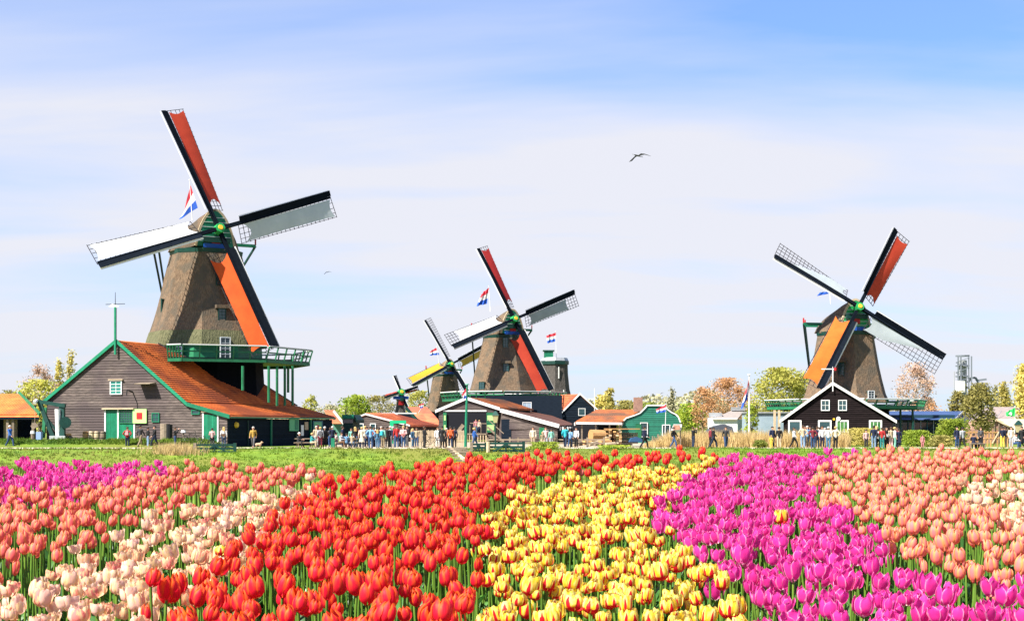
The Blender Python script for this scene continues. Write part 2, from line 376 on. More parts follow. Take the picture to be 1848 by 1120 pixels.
# positions: a jittered grid
spots = []
sp_ = .122
iy = 0; yy = 3.6
while yy < 14.2:
    iy += 1; half = yy*.40+.25; nx = int(half*2/sp_)
    for ix in range(nx):
        x = -half+(ix+.5*(iy % 2))*sp_+rnd.uniform(-.048, .048); y = yy+rnd.uniform(-.048, .048)
        zt = TOPA+TOPB*y; px = CX+x*F/y; py = HZ+(CAMH-zt)*F/y
        if py < lerp_tab(EDGE, px): continue
        if rnd.random() < .04: continue
        k = band(px, py)
        if k is None: continue
        if rnd.random() < .004: k = rnd.choice(KINDS_)
        spots.append((y, x, k, px, py))
    yy += sp_*.92
spots.sort()
NVAR = 9
VAR = {k: [bloom_arrays(k, 50+i*13+len(k)) for i in range(NVAR)] for k in KINDS_}
def bmesh_of(k, i):
    V, Q, UV, P = VAR[k][i]; me = npmesh('bloom', V, Q, True, UV); me.materials.append(TM[k]); return me
BM = {k: [bmesh_of(k, i) for i in range(NVAR)] for k in KINDS_}
PM = {k: [[(lambda p: (p.materials.append(TM[k]), p)[1])(npmesh('petal', np.array(p[0]), np.array(p[1]), True, np.array(p[2]))) for p in VAR[k][i][3]] for i in range(NVAR)] for k in KINDS_}
SM = []; LM = []
for i in range(5):
    V, Q = stem_arrays(STEMH, .02*(i-2)); me = npmesh('stem', V, Q, True); me.materials.append(STEM); SM.append((me, .02*(i-2)))
rl = random.Random(5); LARR = [leaf_arrays(rl) for _ in range(8)]
for V, Q in LARR: me = npmesh('leaf', V, Q, True); me.materials.append(LEAF); LM.append(me)
TL = {'red': ('red_tulip', 'red and orange tulip in the wide red band at the middle', 'red tulips in the wide red band'),
      'yellow': ('yellow_tulip', 'yellow tulip flamed with red in the band between red and magenta tulips', 'yellow and red flamed tulips'),
      'magenta': ('magenta_tulip', 'bright magenta pink tulip with open pale edged petals', 'magenta pink tulips'),
      'coral': ('coral_tulip', 'coral orange egg shaped tulip growing before the barn side meadow', 'coral tulips on the left'),
      'peach': ('peach_tulip', 'peach and pink egg shaped tulip beyond the broad magenta band', 'peach tulips on the right'),
      'cream': ('cream_tulip', 'pale cream and pink ruffled tulip', 'cream and pink ruffled tulips')}
ZONE = {}
count = {k: 0 for k in KINDS_}; rest = {k: [] for k in KINDS_}
for (y, x, k, px, py) in spots:
    base = TOPA+TOPB*y-.60; h = rnd.gauss(HT[k], .036); inframe = -25 < px < 1873 and py-20 < 1120
    if rnd.random() < .02: h += rnd.uniform(.02, .06)
    s = rnd.choice((rnd.uniform(.58, .76), rnd.uniform(.72, .88), rnd.uniform(.80, .98))); si = rnd.randrange(5); vi = rnd.randrange(NVAR); rz = rnd.uniform(0, 6.28); tx, ty = rnd.gauss(0, .15), rnd.gauss(0, .15)
    rec = (x, y, base, h, s, si, vi, rz, tx, ty)
    if not inframe or count[k] >= 298: rest[k].append(rec); continue
    count[k] += 1; c = count[k]; nm, lab, grp = TL[k]
    root = bpy.data.objects.new(nm, None); COL.objects.link(root); root.location = (x, y, base); root.rotation_euler = (0, 0, rz)
    tag(root, lab, 'tulip', grp); ZONE.setdefault((nm, grp, px > 1000), []).append((py, px, root))
    sz = (STEMH+h)/STEMH
    o = bpy.data.objects.new('stem', SM[si][0]); COL.objects.link(o); o.parent = root; o.scale = (1, 1, sz)
    tip = (SM[si][1], 0, STEMH+h-.003); rot = (tx, ty, 0); bud = rnd.random() < .07; sv = (s*.62, s*.62, s*.9) if bud else (s*rnd.uniform(.92, 1.1), s, s*rnd.uniform(.92, 1.08))
    if c <= 45:
        for pm in PM[k][vi]:
            o = bpy.data.objects.new('petal', pm); COL.objects.link(o); o.parent = root; o.location = tip; o.rotation_euler = rot; o.scale = sv
    else:
        o = bpy.data.objects.new('bloom', BM[k][vi]); COL.objects.link(o); o.parent = root; o.location = tip; o.rotation_euler = rot; o.scale = sv
    for q in range(2):
        o = bpy.data.objects.new('leaf', LM[rnd.randrange(8)]); COL.objects.link(o); o.parent = root; o.rotation_euler = (0, 0, rnd.uniform(0, 6.28)); z = rnd.uniform(.8, 1.2); o.scale = (z, z, z)
BANDN = {('red_tulip', False): 'the red band', ('red_tulip', True): 'the red band thin end', ('yellow_tulip', True): 'the yellow band right half', ('yellow_tulip', False): 'the yellow band left half',
         ('magenta_tulip', False): 'the far left magenta patch', ('magenta_tulip', True): 'the big right magenta band', ('coral_tulip', False): 'the left coral band', ('coral_tulip', True): 'the right side', ('peach_tulip', True): 'the right peach band', ('peach_tulip', False): 'the left side',
         ('cream_tulip', False): 'the left cream band', ('cream_tulip', True): 'the right cream patch'}
DESC = {'red_tulip': 'red tulip', 'yellow_tulip': 'red flamed yellow tulip', 'magenta_tulip': 'magenta tulip', 'coral_tulip': 'coral tulip', 'peach_tulip': 'peach tulip', 'cream_tulip': 'cream and pink tulip'}
for (nm, grp, sd), lst in ZONE.items():
    lst.sort(key=lambda t: (-t[0], t[1])); n_ = len(lst)
    for d_ in range(5):
        part = sorted(lst[d_*n_//5:(d_+1)*n_//5], key=lambda t: t[1]); m_ = len(part)
        for i, (_, _, ro) in enumerate(part):
            q = min(4, i*5//max(1, m_))
            ro['label'] = DESC[nm]+', '+('nearest', 'second nearest', 'middle', 'rather far', 'farthest')[d_]+' rows of '+BANDN[(nm, sd)]+', '+('left edge', 'left of middle', 'middle', 'right of middle', 'right edge')[q]
# the rest of each variety: one mesh of the same flowers
def rotm(tx, ty, rz):
    from mathutils import Euler
    return np.array(Matrix.Rotation(rz, 3, 'Z') @ Euler((tx, ty, 0)).to_matrix())
FARV = {k: [bloom_arrays(k, 50+i*13+len(k), 4, 5) for i in range(NVAR)] for k in KINDS_}
for k in KINDS_:
    bV, bQ, bU, bA, sV, sQ, lV, lQ = [], [], [], [], [], [], [], []; nb = ns = nl_ = 0
    for (x, y, base, h, s, si, vi, rz, tx, ty) in rest[k]:
        V, Q, UV, _ = FARV[k][vi]; R_ = rotm(tx, ty, rz); Rz = rotm(0, 0, rz); o0 = np.array((x, y, base))
        tip = Rz @ np.array((SM[si][1], 0, STEMH+h-.003))
        bV.append((V*s) @ R_.T+tip+o0); bQ.append(Q+nb); bU.append(UV); bA.append(np.full(len(V), rnd.random())); nb += len(V)
        V, Q = stem_arrays(STEMH+h, SM[si][1]); sV.append(V @ Rz.T+o0); sQ.append(Q+ns); ns += len(V)
        for q in range(2):
            V, Q = LARR[rnd.randrange(8)]; a = rotm(0, 0, rnd.uniform(0, 6.28)); lV.append(V @ a.T*rnd.uniform(.8, 1.2)+o0); lQ.append(Q+nl_); nl_ += len(V)
    if not bV: continue
    me = npmesh(k+'_tulips', np.concatenate(bV+sV+lV), np.concatenate([np.concatenate(bQ), np.concatenate(sQ)+nb, np.concatenate(lQ)+nb+ns]), True,
                np.concatenate([np.concatenate(bU), np.zeros((ns+nl_, 2))]), np.concatenate([np.concatenate(bA), np.zeros(ns+nl_)]))
    for m_ in (TM[k], STEM, LEAF): me.materials.append(m_)
    mi = np.zeros(len(me.polygons), np.int32); q1 = sum(map(len, bQ)); q2 = q1+sum(map(len, sQ)); mi[q1:q2] = 1; mi[q2:] = 2
    me.polygons.foreach_set('material_index', mi)
    o = link('tulip_mass', me, kind='stuff', label={'red': 'red tulips massed in the far part of the red band', 'yellow': 'yellow tulips massed towards the far end of the yellow band', 'magenta': 'magenta tulips massed in the far parts of the magenta bands', 'coral': 'coral tulips massed at the far edge of the coral band', 'peach': 'peach tulips massed at the far edge of the peach band', 'cream': 'cream tulips massed in the far parts of the cream bands'}[k])
# undergrowth of blades between the stems
lV, lQ = [], []; nl_ = 0
for i in range(6500):
    y = 3.7+10.6*math.sqrt(rnd.random()); x = rnd.uniform(-1, 1)*(y*.40+.2); py = HZ+(CAMH-(TOPA+TOPB*y))*F/y; px = CX+x*F/y
    if py < lerp_tab(EDGE, px)+2: continue
    V, Q = LARR[rnd.randrange(8)]; a = rotm(0, 0, rnd.uniform(0, 6.28)); lV.append(V @ a.T*rnd.uniform(.7, 1.1)+np.array((x, y, TOPA+TOPB*y-.60))); lQ.append(Q+nl_); nl_ += len(V)
me = npmesh('tulip_foliage', np.concatenate(lV), np.concatenate(lQ), True); link('tulip_foliage', me, LEAF, kind='stuff', label='dense green tulip leaves filling the bed between the stems')
# soil of the raised bed
xs = np.linspace(-8, 8, 60); rows = []
for t in np.linspace(0, 1, 30):
    row = []
    for x in xs:
        # far edge of the bed at this x
        ye = 14.2
        for it in range(12): ye = bed_y(lerp_tab(EDGE, CX+x*F/ye))
        ye += .25
        if t <= .9: y = -4+(ye+4)*(t/.9); z = TOPA+TOPB*y-.60+.02*math.sin(x*7)*math.sin(y*5)
        else: q = (t-.9)/.1; y = ye+q*5; z = (TOPA+TOPB*ye-.60)*(1-q)-1.3*q
        row.append((x, y, z))
    rows.append(row)
MB().loft(rows, closed=False, cap=False).build('flower_bed_soil', SOIL, kind='structure', smooth=True)
# ------------------------------------------------------------------ ground
GRASSM = mat('meadow_ground', (.08, .15, .008), (.15, .23, .014), .5, .95, .3, c3=(.15, .16, .02), detail=8)
def lvl(x, y):
    """height of the land: meadow at -1.2, a bank up to the path level at y 104..111.5, flat beyond"""
    if y < 101: h = -1.2
    elif y < 111.5: t = (y-101)/10.5; h = -1.2+1.2*(t*t*(3-2*t))
    else: h = 0
    if y < 111.4 and y > 24: h += .07*math.sin(x*.31+y*.17)*math.sin(y*.43+x*.11)+.04*math.sin(x*1.1)*math.sin(y*.9)
    return h
ys = [-60, -10, 5, 20, 26]+list(np.linspace(30, 100, 36))+list(np.linspace(101, 111.5, 14))+[111.6, 135, 180, 260, 400, 700, 1300, 2500, 5000]
xs = [-4000, -1500, -500, -200, -120]+list(np.linspace(-70, 70, 113))+[120, 200, 500, 1500, 4000]
MB().loft([[(x, y, lvl(x, y)) for x in xs] for y in ys], closed=False, cap=False).build('ground', GRASSM, kind='structure', smooth=True)
PATHM = mat('path_gravel', (.50, .42, .30), (.62, .54, .40), 3, .95, .1)
YARD = mat('yard_paving', (.36, .29, .20), (.48, .40, .29), 1.2, .95, .15)
MB().quad((-90, 112.4, .012), (90, 112.4, .012), (90, 119.5, .012), (-90, 119.5, .012)).build('path', PATHM, kind='structure')
MB().quad((-16, 119, .008), (22, 119, .008), (30, 172, .008), (-20, 172, .008)).build('yard_pavement', YARD, kind='structure')
# raised terrace before the gable of the barn
TER = .62
def terrace_z(x, y):
    a = min(1, max(0, (y-118.6)/2.2)); b = min(1, max(0, (-23.9-x)/1.8)); return max(0, TER*min(a, b))
MB().loft([[(x, y, terrace_z(x, y)-.02) for x in np.linspace(-70, -22, 49)] for y in (118.3, 119.2, 120, 120.9, 124, 130, 150)], closed=False, cap=False).build('terrace_ground', GRASSM, kind='structure', smooth=True)
# grass: blades in tufts on the meadow, bank and verges
def blades(pts, hts, wid, lean=.5, per=5, seed=3):
    r = np.random.RandomState(seed); n = len(pts); P = np.repeat(np.array(pts), per, 0); H = np.repeat(np.array(hts), per)*r.uniform(.55, 1.2, n*per)
    P[:, 0] += r.normal(0, .12, n*per)*1.0; P[:, 1] += r.normal(0, .12, n*per); a = r.uniform(0, 6.28, n*per)
    w = wid*r.uniform(.6, 1.3, n*per); dx = np.cos(a)*w/2; dy = np.sin(a)*w/2; lx = r.normal(0, lean, n*per)*H; ly = r.normal(0, lean, n*per)*H
    V = np.zeros((n*per, 3, 3)); V[:, 0] = P; V[:, 1] = P; V[:, 2] = P
    V[:, 0, 0] -= dx; V[:, 0, 1] -= dy; V[:, 1, 0] += dx; V[:, 1, 1] += dy; V[:, 2, 0] += lx; V[:, 2, 1] += ly; V[:, 2, 2] += H; V[:, :2, 2] -= .03
    return V.reshape(-1, 3), np.arange(n*per*3).reshape(-1, 3)
GR = mat('grass_blade', (.10, .19, .006), (.21, .31, .016), .35, .7, translucent=.4, c3=(.22, .21, .04))
GR2 = mat('verge_grass_blade', (.055, .13, .008), (.15, .23, .015), .6, .7, translucent=.35)
pts, hts = [], []
for i in range(19000):
    y = rnd.uniform(76, 112.0); x = rnd.uniform(-.40, .42)*y
    if y < 98 and rnd.random() < .35: continue
    pts.append((x, y, lvl(x, y))); hts.append((.14 if y < 99 else .17)*rnd.uniform(.6, 1.3))
V, T = blades(pts, hts, .07); link('grass', npmesh('grass', V, None, T=T), GR, kind='stuff', label='bright green grass on the meadow and the dike bank')
pts, hts = [], []
for i in range(4200):                     # uneven tufts along the crest and in front of the barn
    if i < 2300:
        x = rnd.uniform(-46, 50); y = rnd.uniform(110.5, 112.3)
        if -16 < x < -5 and rnd.random() < .8: continue
        if math.sin(x*.9)+math.sin(x*.37+2) < rnd.uniform(-1.6, 1.2): continue
        h = .08*rnd.uniform(.4, 2.2)
    else:
        x = rnd.uniform(-50, -24); y = rnd.uniform(119.6, 121.0); h = .15*rnd.uniform(.5, 1.9)
        if math.sin(x*1.3) < -.6: h *= .4
    pts.append((x, y, max(lvl(x, y), terrace_z(x, y) if y > 118 else -9))); hts.append(h)
V, T = blades(pts, hts, .08, .45, 6, 5); link('verge_grass', npmesh('verge_grass', V, None, T=T), GR2, kind='stuff', label='longer darker grass along the path and before the barn')
pts, hts = [], []
for i in range(5200):                     # coarser weedy clumps on the dike bank and in the meadow
    y = rnd.uniform(84, 111); x = rnd.uniform(-.38, .40)*y
    if math.sin(x*.55+y*.2)+math.sin(x*.21-y*.45+1)+math.sin(y*1.3) < rnd.uniform(.1, 1.6): continue
    pts.append((x, y, lvl(x, y))); hts.append(.20*rnd.uniform(.5, 1.5))
V, T = blades(pts, hts, .09, .6, 6, 15); link('weeds', npmesh('weeds', V, None, T=T), GR2, kind='stuff', label='darker weedy clumps scattered over the dike bank')
# golden reed strips
REED = mat('dry_reed', (.56, .40, .15), (.72, .54, .26), 1.2, .8, translucent=.3)
pts, hts = [], []
for i in range(5200):
    px = rnd.uniform(1165, 1530); y = rnd.uniform(119, 126); pts.append((atx(px, y), y, 0)); hts.append(1.25*rnd.uniform(.6, 1.15)*min(1, (px-1150)/60))
V, T = blades(pts, hts, .06, .16, 6, 7); link('dry_reeds', npmesh('dry_reeds', V, None, T=T), REED, kind='stuff', label='golden dry reeds along the path before the black barn')
pts, hts = [], []
for i in range(520):
    px = rnd.gauss(318, 22); y = rnd.uniform(107, 111.5); pts.append((atx(px, y), y, lvl(atx(px, y), y))); hts.append(.55*rnd.uniform(.5, 1.3))
V, T = blades(pts, hts, .05, .25, 5, 8); link('dry_reeds', npmesh('dry_reeds', V, None, T=T), REED, kind='stuff', label='pale dry grass clump beside the left gate')

# ------------------------------------------------------------------ trees
BARK = mat('tree_bark', (.10, .08, .06), (.18, .15, .12), 4, .9, .4)
BARKP = mat('pale_tree_bark', (.26, .20, .15), (.36, .28, .2), 4, .9, .4)
LV = {'yellowgreen': mat('spring_leaf_yellow', (.40, .42, .06), (.66, .60, .14), .8, .7, translucent=.4),
      'lime': mat('spring_leaf_lime', (.22, .33, .025), (.44, .50, .06), .8, .7, translucent=.4),
      'green': mat('leaf_green', (.14, .20, .03), (.32, .34, .05), .8, .7, translucent=.35),
      'olive': mat('leaf_olive', (.24, .22, .06), (.42, .36, .10), .8, .7, translucent=.35),
      'orange': mat('spring_bud_orange', (.42, .21, .085), (.66, .36, .17), .8, .8, translucent=.25),
      'pink': mat('spring_bud_pink', (.52, .32, .21), (.72, .48, .34), .8, .8, translucent=.25),
      'gold': mat('spring_leaf_gold', (.55, .46, .10), (.74, .62, .18), .8, .7, translucent=.35),
      'dusty': mat('far_twig', (.34, .32, .18), (.50, .46, .28), .8, .8, translucent=.25)}
def tree(name, label, px, top, base_z, width, Y, leaf, shape='round', n=2600, size=.16, group=None, bark=BARK, seed=1, dens=.5, lean=0):
    r = random.Random(seed); X = atx(px, Y); H = zat(top, Y)-base_z; Wd = width/F*Y/2
    n = int(n*(1.35 if shape != 'bush' else 1.3)); size *= (.78 if name == 'budding_tree' else 1.0)
    root = thing(name, label, 'bush' if shape == 'bush' else 'tree', (X, Y, base_z), group)
    mb = MB(); tips = []
    if shape == 'poplar': env = lambda t: (math.sin(math.pi*min(1, .12+t*.88))**.6)*(1-.25*t)
    elif shape == 'bush': env = lambda t: math.sqrt(max(0, 1-(t*.96)**2))
    elif shape == 'cone': env = lambda t: 1.05-t*.95
    else: env = lambda t: math.sin(math.pi*min(1, .14+t*.84))**.55
    c0 = {'poplar': .08, 'bush': 0, 'cone': .08, 'round': .22, 'willow': .30}[shape]
    def branch(p, d, ln, rad, lv):
        q = p+d*ln; mb.tube(p, q, rad, rad*.62, 5, False)
        if lv == 0: tips.append(q); return
        for k in range(r.choice((2, 3, 3))):
            nd = (d+Vector((r.gauss(0, .45), r.gauss(0, .45), r.gauss(.05, .3)))).normalized(); branch(q, nd, ln*r.uniform(.6, .85), rad*.58, lv-1)
    if shape != 'bush':
        tr = max(.10, H*.028); P0 = Vector((X, Y, base_z-.1))
        nseg = 7; prev = P0
        for k in range(1, nseg+1):
            t = k/nseg; q = Vector((X+lean*t+r.gauss(0, .02)*H*t, Y+r.gauss(0, .02)*H*t, base_z+H*.86*t)); mb.tube(prev, q, tr*(1.05-t), tr*(1.05-t-1/nseg), 6, False)
            if t > c0:
                for m_ in range(4 if shape != 'poplar' else 5):
                    tt = (t-c0)/(1-c0); a = r.uniform(0, 6.28); up = 1.9 if shape == 'poplar' else .55
                    d = Vector((math.cos(a), math.sin(a), up+r.uniform(-.2, .4))).normalized()
                    branch(q, d, Wd*env(tt)*(.42 if shape != 'poplar' else .5), tr*.42*(1.1-t), 2)
            prev = q
    # crown: clumps of small leaf faces through the volume, gaps between them
    NC = int(60*dens+36); C = []
    for i in range(NC):
        t = r.random()**(.9); a = r.uniform(0, 6.28); rr = math.sqrt(r.uniform(.12, 1))*Wd*env(t)*.92
        C.append((X+lean*t+rr*math.cos(a), Y+rr*math.sin(a)*.9, base_z+H*(c0+(1-c0)*t*.97), r.uniform(.5, 1.25)))
    for q in tips:
        if r.random() < .5 and q.z < base_z+H: C.append((q.x, q.y, q.z, .5))
    C = np.array(C); rs = np.random.RandomState(seed+3); w_ = C[:, 3]/C[:, 3].sum(); idx = rs.choice(len(C), n, p=w_)
    cs = Wd*(.17 if shape != 'poplar' else .26)*C[idx, 3:4]
    P = C[idx, :3]+rs.normal(0, 1, (n, 3))*cs*np.array((1, 1, 1.0 if shape != 'poplar' else 2.0))
    if shape == 'willow': P[:, 2] -= np.abs(rs.normal(0, H*.06, n))
    P[:, 2] = np.maximum(P[:, 2], base_z+.05+rs.uniform(0, .3, n)*(shape == 'bush')); over = P[:, 2] > base_z+H; P[over, 2] = base_z+H-np.abs(rs.normal(0, H*.10, over.sum()))
    s = size*rs.uniform(.5, 1.3, (n, 1)); A = rs.normal(0, 1, (n, 3)); A /= np.linalg.norm(A, axis=1, keepdims=True); B = np.cross(A, rs.normal(0, 1, (n, 3))); B /= np.linalg.norm(B, axis=1, keepdims=True)
    V = np.stack([P-A*s, P-B*s*.55, P+A*s, P+B*s*.55], 1).reshape(-1, 3)-np.array((X, Y, base_z))
    link('crown' if shape != 'bush' else 'foliage', npmesh('crown', V, np.arange(n*4).reshape(-1, 4)), LV[leaf], root)
    if shape != 'bush': mb.build('trunk', bark, root)
    else:
        for k in range(7): a = r.uniform(0, 6.28); mb.tube((X+r.uniform(-.5, .5)*Wd, Y, base_z), (X+math.cos(a)*Wd*.6, Y+math.sin(a)*Wd*.4, base_z+H*.7), .03, .012, 4, False)
        mb.build('stem', bark, root)
    return root
BG = 'trees behind the village'
tree('leafy_tree', 'bright lime green tree behind the orange roofed shed and barn', 72, 684, 0, 95, 150, 'yellowgreen', n=2500, seed=2, size=.15)
tree('budding_tree', 'pinkish bare budding tree behind the lime green tree', 74, 655, 0, 72, 175, 'pink', n=2600, seed=3, size=.15, bark=BARKP)
tree('poplar_tree', 'shorter pale poplar with its crown beside the pinkish tree', 107, 645, 0, 22, 185, 'gold', 'poplar', 1500, .17, seed=4)
tree('poplar_tree', 'taller pale poplar closest to the barn gable roof', 128, 630, 0, 24, 185, 'gold', 'poplar', 1700, .17, seed=5)
tree('leafy_tree', 'small olive tree peeking over the shed roof', 22, 703, 0, 62, 190, 'olive', n=1500, seed=6, size=.2)
tree('leafy_tree', 'pale rounded tree rising just behind the barn end', 560, 712, 0, 34, 230, 'yellowgreen', n=900, seed=8, size=.2)
tree('budding_tree', 'dull twiggy tree between the barn end and green treetops', 590, 728, 0, 50, 240, 'dusty', n=1100, seed=9, size=.22)
tree('leafy_tree', 'yellow green tree above the small red roofs', 640, 712, 0, 66, 230, 'lime', n=2200, seed=10, size=.22)
tree('budding_tree', 'brownish bare tree left of the tiny windmill', 684, 713, 0, 66, 245, 'olive', n=2000, seed=11, size=.22)
tree('leafy_tree', 'pale yellow tree between the tiny windmill and the yellow sailed windmill', 756, 704, 0, 62, 310, 'yellowgreen', n=1800, seed=12, size=.24)
tree('leafy_tree', 'pointed yellow tree behind the blue gabled house', 1101, 697, 0, 34, 215, 'gold', 'cone', 1900, .2, seed=13)
tree('leafy_tree', 'low bright yellow bushy tree beside the pointed yellow tree', 1088, 712, 0, 44, 212, 'gold', n=1500, seed=14, size=.2)
tree('leafy_tree', 'olive tree behind the long brown roof', 1130, 722, 0, 60, 235, 'olive', n=1900, seed=15, size=.22)
tree('leafy_tree', 'dull green tree behind the chimney of the green house', 1172, 726, 0, 64, 245, 'green', n=1800, seed=16, size=.22)
tree('poplar_tree', 'slim grey green poplar behind the green house', 1212, 697, 0, 20, 240, 'dusty', 'poplar', 1600, .2, seed=17)
tree('leafy_tree', 'low lime tree at the foot of the orange budding trees', 1245, 728, 0, 60, 225, 'lime', n=1900, seed=18, size=.22)
tree('budding_tree', 'narrow orange budding tree left of the broad one', 1268, 696, 0, 46, 215, 'orange', n=2400, seed=19, size=.17, bark=BARKP)
tree('budding_tree', 'broad orange brown budding tree behind the flagpole', 1312, 681, 0, 96, 212, 'orange', n=5600, seed=20, size=.17, bark=BARKP)
tree('leafy_tree', 'large pale yellow tree between flagpole and right windmill', 1404, 663, 0, 106, 190, 'yellowgreen', n=6200, seed=21, size=.18)
tree('leafy_tree', 'pale yellow tree half hidden behind the right windmill', 1462, 668, 0, 70, 195, 'yellowgreen', n=3000, seed=22, size=.18)
tree('budding_tree', 'tall pinkish budding tree beside the hanging grey sail', 1649, 653, 0, 76, 200, 'pink', n=3600, seed=23, size=.17, bark=BARKP)
tree('budding_tree', 'low orange brown tree under the pinkish tree', 1668, 720, 0, 60, 215, 'orange', n=1500, seed=24, size=.2)
tree('willow_tree', 'green willow with a bare trunk before the factory tower', 1769, 690, .1, 62, 138, 'olive', 'willow', 4200, .13, seed=25)
tree('leafy_tree', 'olive tree at the foot of the factory tower', 1728, 704, 0, 40, 175, 'olive', n=1800, seed=26, size=.17)
tree('poplar_tree', 'pale poplar right of the willow', 1812, 688, 0, 30, 215, 'gold', 'poplar', 1700, .2, seed=27)
tree('poplar_tree', 'thin faint poplar touching the willow crown', 1796, 694, 0, 14, 225, 'dusty', 'poplar', 900, .2, seed=28)
tree('leafy_tree', 'tall golden tree cut by the right picture edge', 1850, 655, 0, 46, 165, 'gold', 'poplar', 3600, .18, seed=29)
tree('leafy_tree', 'leafy tree trailing green before the white building', 1356, 728, 0, 26, 150, 'lime', n=900, seed=30, size=.13)
tree('yellow_bush', 'broad yellow bush under the right window of the black barn', 1556, 772, 0, 84, 128, 'gold', 'bush', 3800, .085, seed=31)
tree('yellow_bush', 'smaller yellow bush before the middle window of the black barn', 1512, 782, 0, 40, 127, 'gold', 'bush', 1700, .085, seed=32)
tree('green_bush', 'rounded green bush beside the crowd at the black barn', 1652, 776, 0, 60, 124, 'lime', 'bush', 2800, .09, seed=33)
tree('green_bush', 'tall lime bush before the blue roofed building', 1718, 755, 0, 66, 132, 'lime', 'bush', 3400, .10, seed=34)
tree('green_bush', 'small dark green bush in the golden reeds', 1372, 794, 0, 28, 116.5, 'green', 'bush', 900, .08, seed=35)
tree('green_bush', 'low olive bush before the timber stand', 1700, 785, 0, 46, 121, 'olive', 'bush', 1500, .09, seed=36)
tree('green_bush', 'green bush sprouting behind the right gate', 985, 797, -.15, 60, 111.6, 'lime', 'bush', 1500, .08, seed=37)
tree('green_bush', 'low green bush beside the reeds at the lumber yard', 1110, 803, -.05, 70, 111.8, 'lime', 'bush', 1100, .07, seed=38)
# far woodland that reads as one mass
rs = np.random.RandomState(9); n = 60000; Xf = rs.uniform(-260, 260, n); Hf = 7+3*np.sin(Xf*.045)+2.4*np.sin(Xf*.13+1)+1.4*np.sin(Xf*.37)
P = np.stack([Xf, rs.uniform(390, 420, n), rs.uniform(0, 1, n)**.8*np.maximum(3, Hf)], 1); s = rs.uniform(.35, .8, (n, 1)); A = rs.normal(0, 1, (n, 3)); A /= np.linalg.norm(A, axis=1, keepdims=True); B = np.cross(A, rs.normal(0, 1, (n, 3))); B /= np.linalg.norm(B, axis=1, keepdims=True)
V = np.stack([P-A*s, P-B*s*.6, P+A*s, P+B*s*.6], 1).reshape(-1, 3)
link('far_woods', npmesh('far_woods', V, np.arange(n*4).reshape(-1, 4)), LV['dusty'], kind='stuff', label='far line of spring woods on the horizon')
# ------------------------------------------------------------------ windmills
CL = {'red': mat('red_sailcloth', (.50, .045, .02), (.58, .06, .025), .8, .8, translucent=.22),
      'darkred': mat('deep_red_sailcloth', (.42, .022, .022), (.50, .03, .028), .8, .8, translucent=.2),
      'orange': mat('orange_sailcloth', (.78, .13, .012), (.85, .17, .018), .8, .8, translucent=.22),
      'amber': mat('amber_sailcloth', (.86, .30, .02), (.9, .34, .03), .8, .8, translucent=.2),
      'white': mat('white_sailcloth', (.70, .70, .70), (.78, .78, .76), .6, .8, translucent=.18),
      'flame': mat('flame_sailcloth', (.80, .095, .014), (.88, .125, .018), .8, .8, translucent=.22),
      'grey': mat('grey_sailcloth', (.40, .45, .48), (.47, .52, .54), .6, .8, translucent=.15), 'ochre': mat('ochre_sailcloth', (.42, .25, .04), (.48, .29, .05), .8, .8),  # grey: white sailcloth with its bluish shade put into the colour
      'yellow': mat('yellow_sailcloth', (.78, .42, .03), (.82, .46, .04), .8, .8, translucent=.2)}
LAT = mat('dark_lath', (.03, .025, .03), rough=.8)
def octa(X, Y, r, z, rot=0): return [Vector((X+r*math.sin(k*math.pi/4+rot), Y-r*math.cos(k*math.pi/4+rot), z)) for k in range(8)]
def window(parent, c, right, up, nrm, w, h, frame=WHITE, pane=GLASS, bars=(1, 2), name='window', fw=.08):
    """a window proud of its wall: frame with pane and glazing bars as its sub-parts"""
    c, right, up, nrm = Vector(c), Vector(right).normalized(), Vector(up).normalized(), Vector(nrm).normalized()
    m = MB(); o = c+nrm*.03
    for s in (-1, 1):
        m.obox(o+right*(s*w/2-fw/2)-up*(h/2+fw/2), right*fw, up*(h+fw), nrm*.07)
        m.obox(o+up*(s*h/2-fw/2)-right*(w/2-fw/2), right*(w-fw), up*fw, nrm*.07)
    f = m.build(name, frame, parent)
    MB().obox(o-right*w/2-up*h/2, right*w, up*h, nrm*.03).build('pane', pane, f)
    g = MB()
    for i in range(1, bars[0]+1): g.obox(o-right*w/2+right*w*i/(bars[0]+1)-right*.02-up*h/2+nrm*.03, right*.04, up*h, nrm*.02)
    for i in range(1, bars[1]+1): g.obox(o-up*h/2+up*h*i/(bars[1]+1)-up*.02-right*w/2+nrm*.035, right*w, up*.04, nrm*.02)
    if g.v: g.build('glazing_bar', frame, f)
    return f
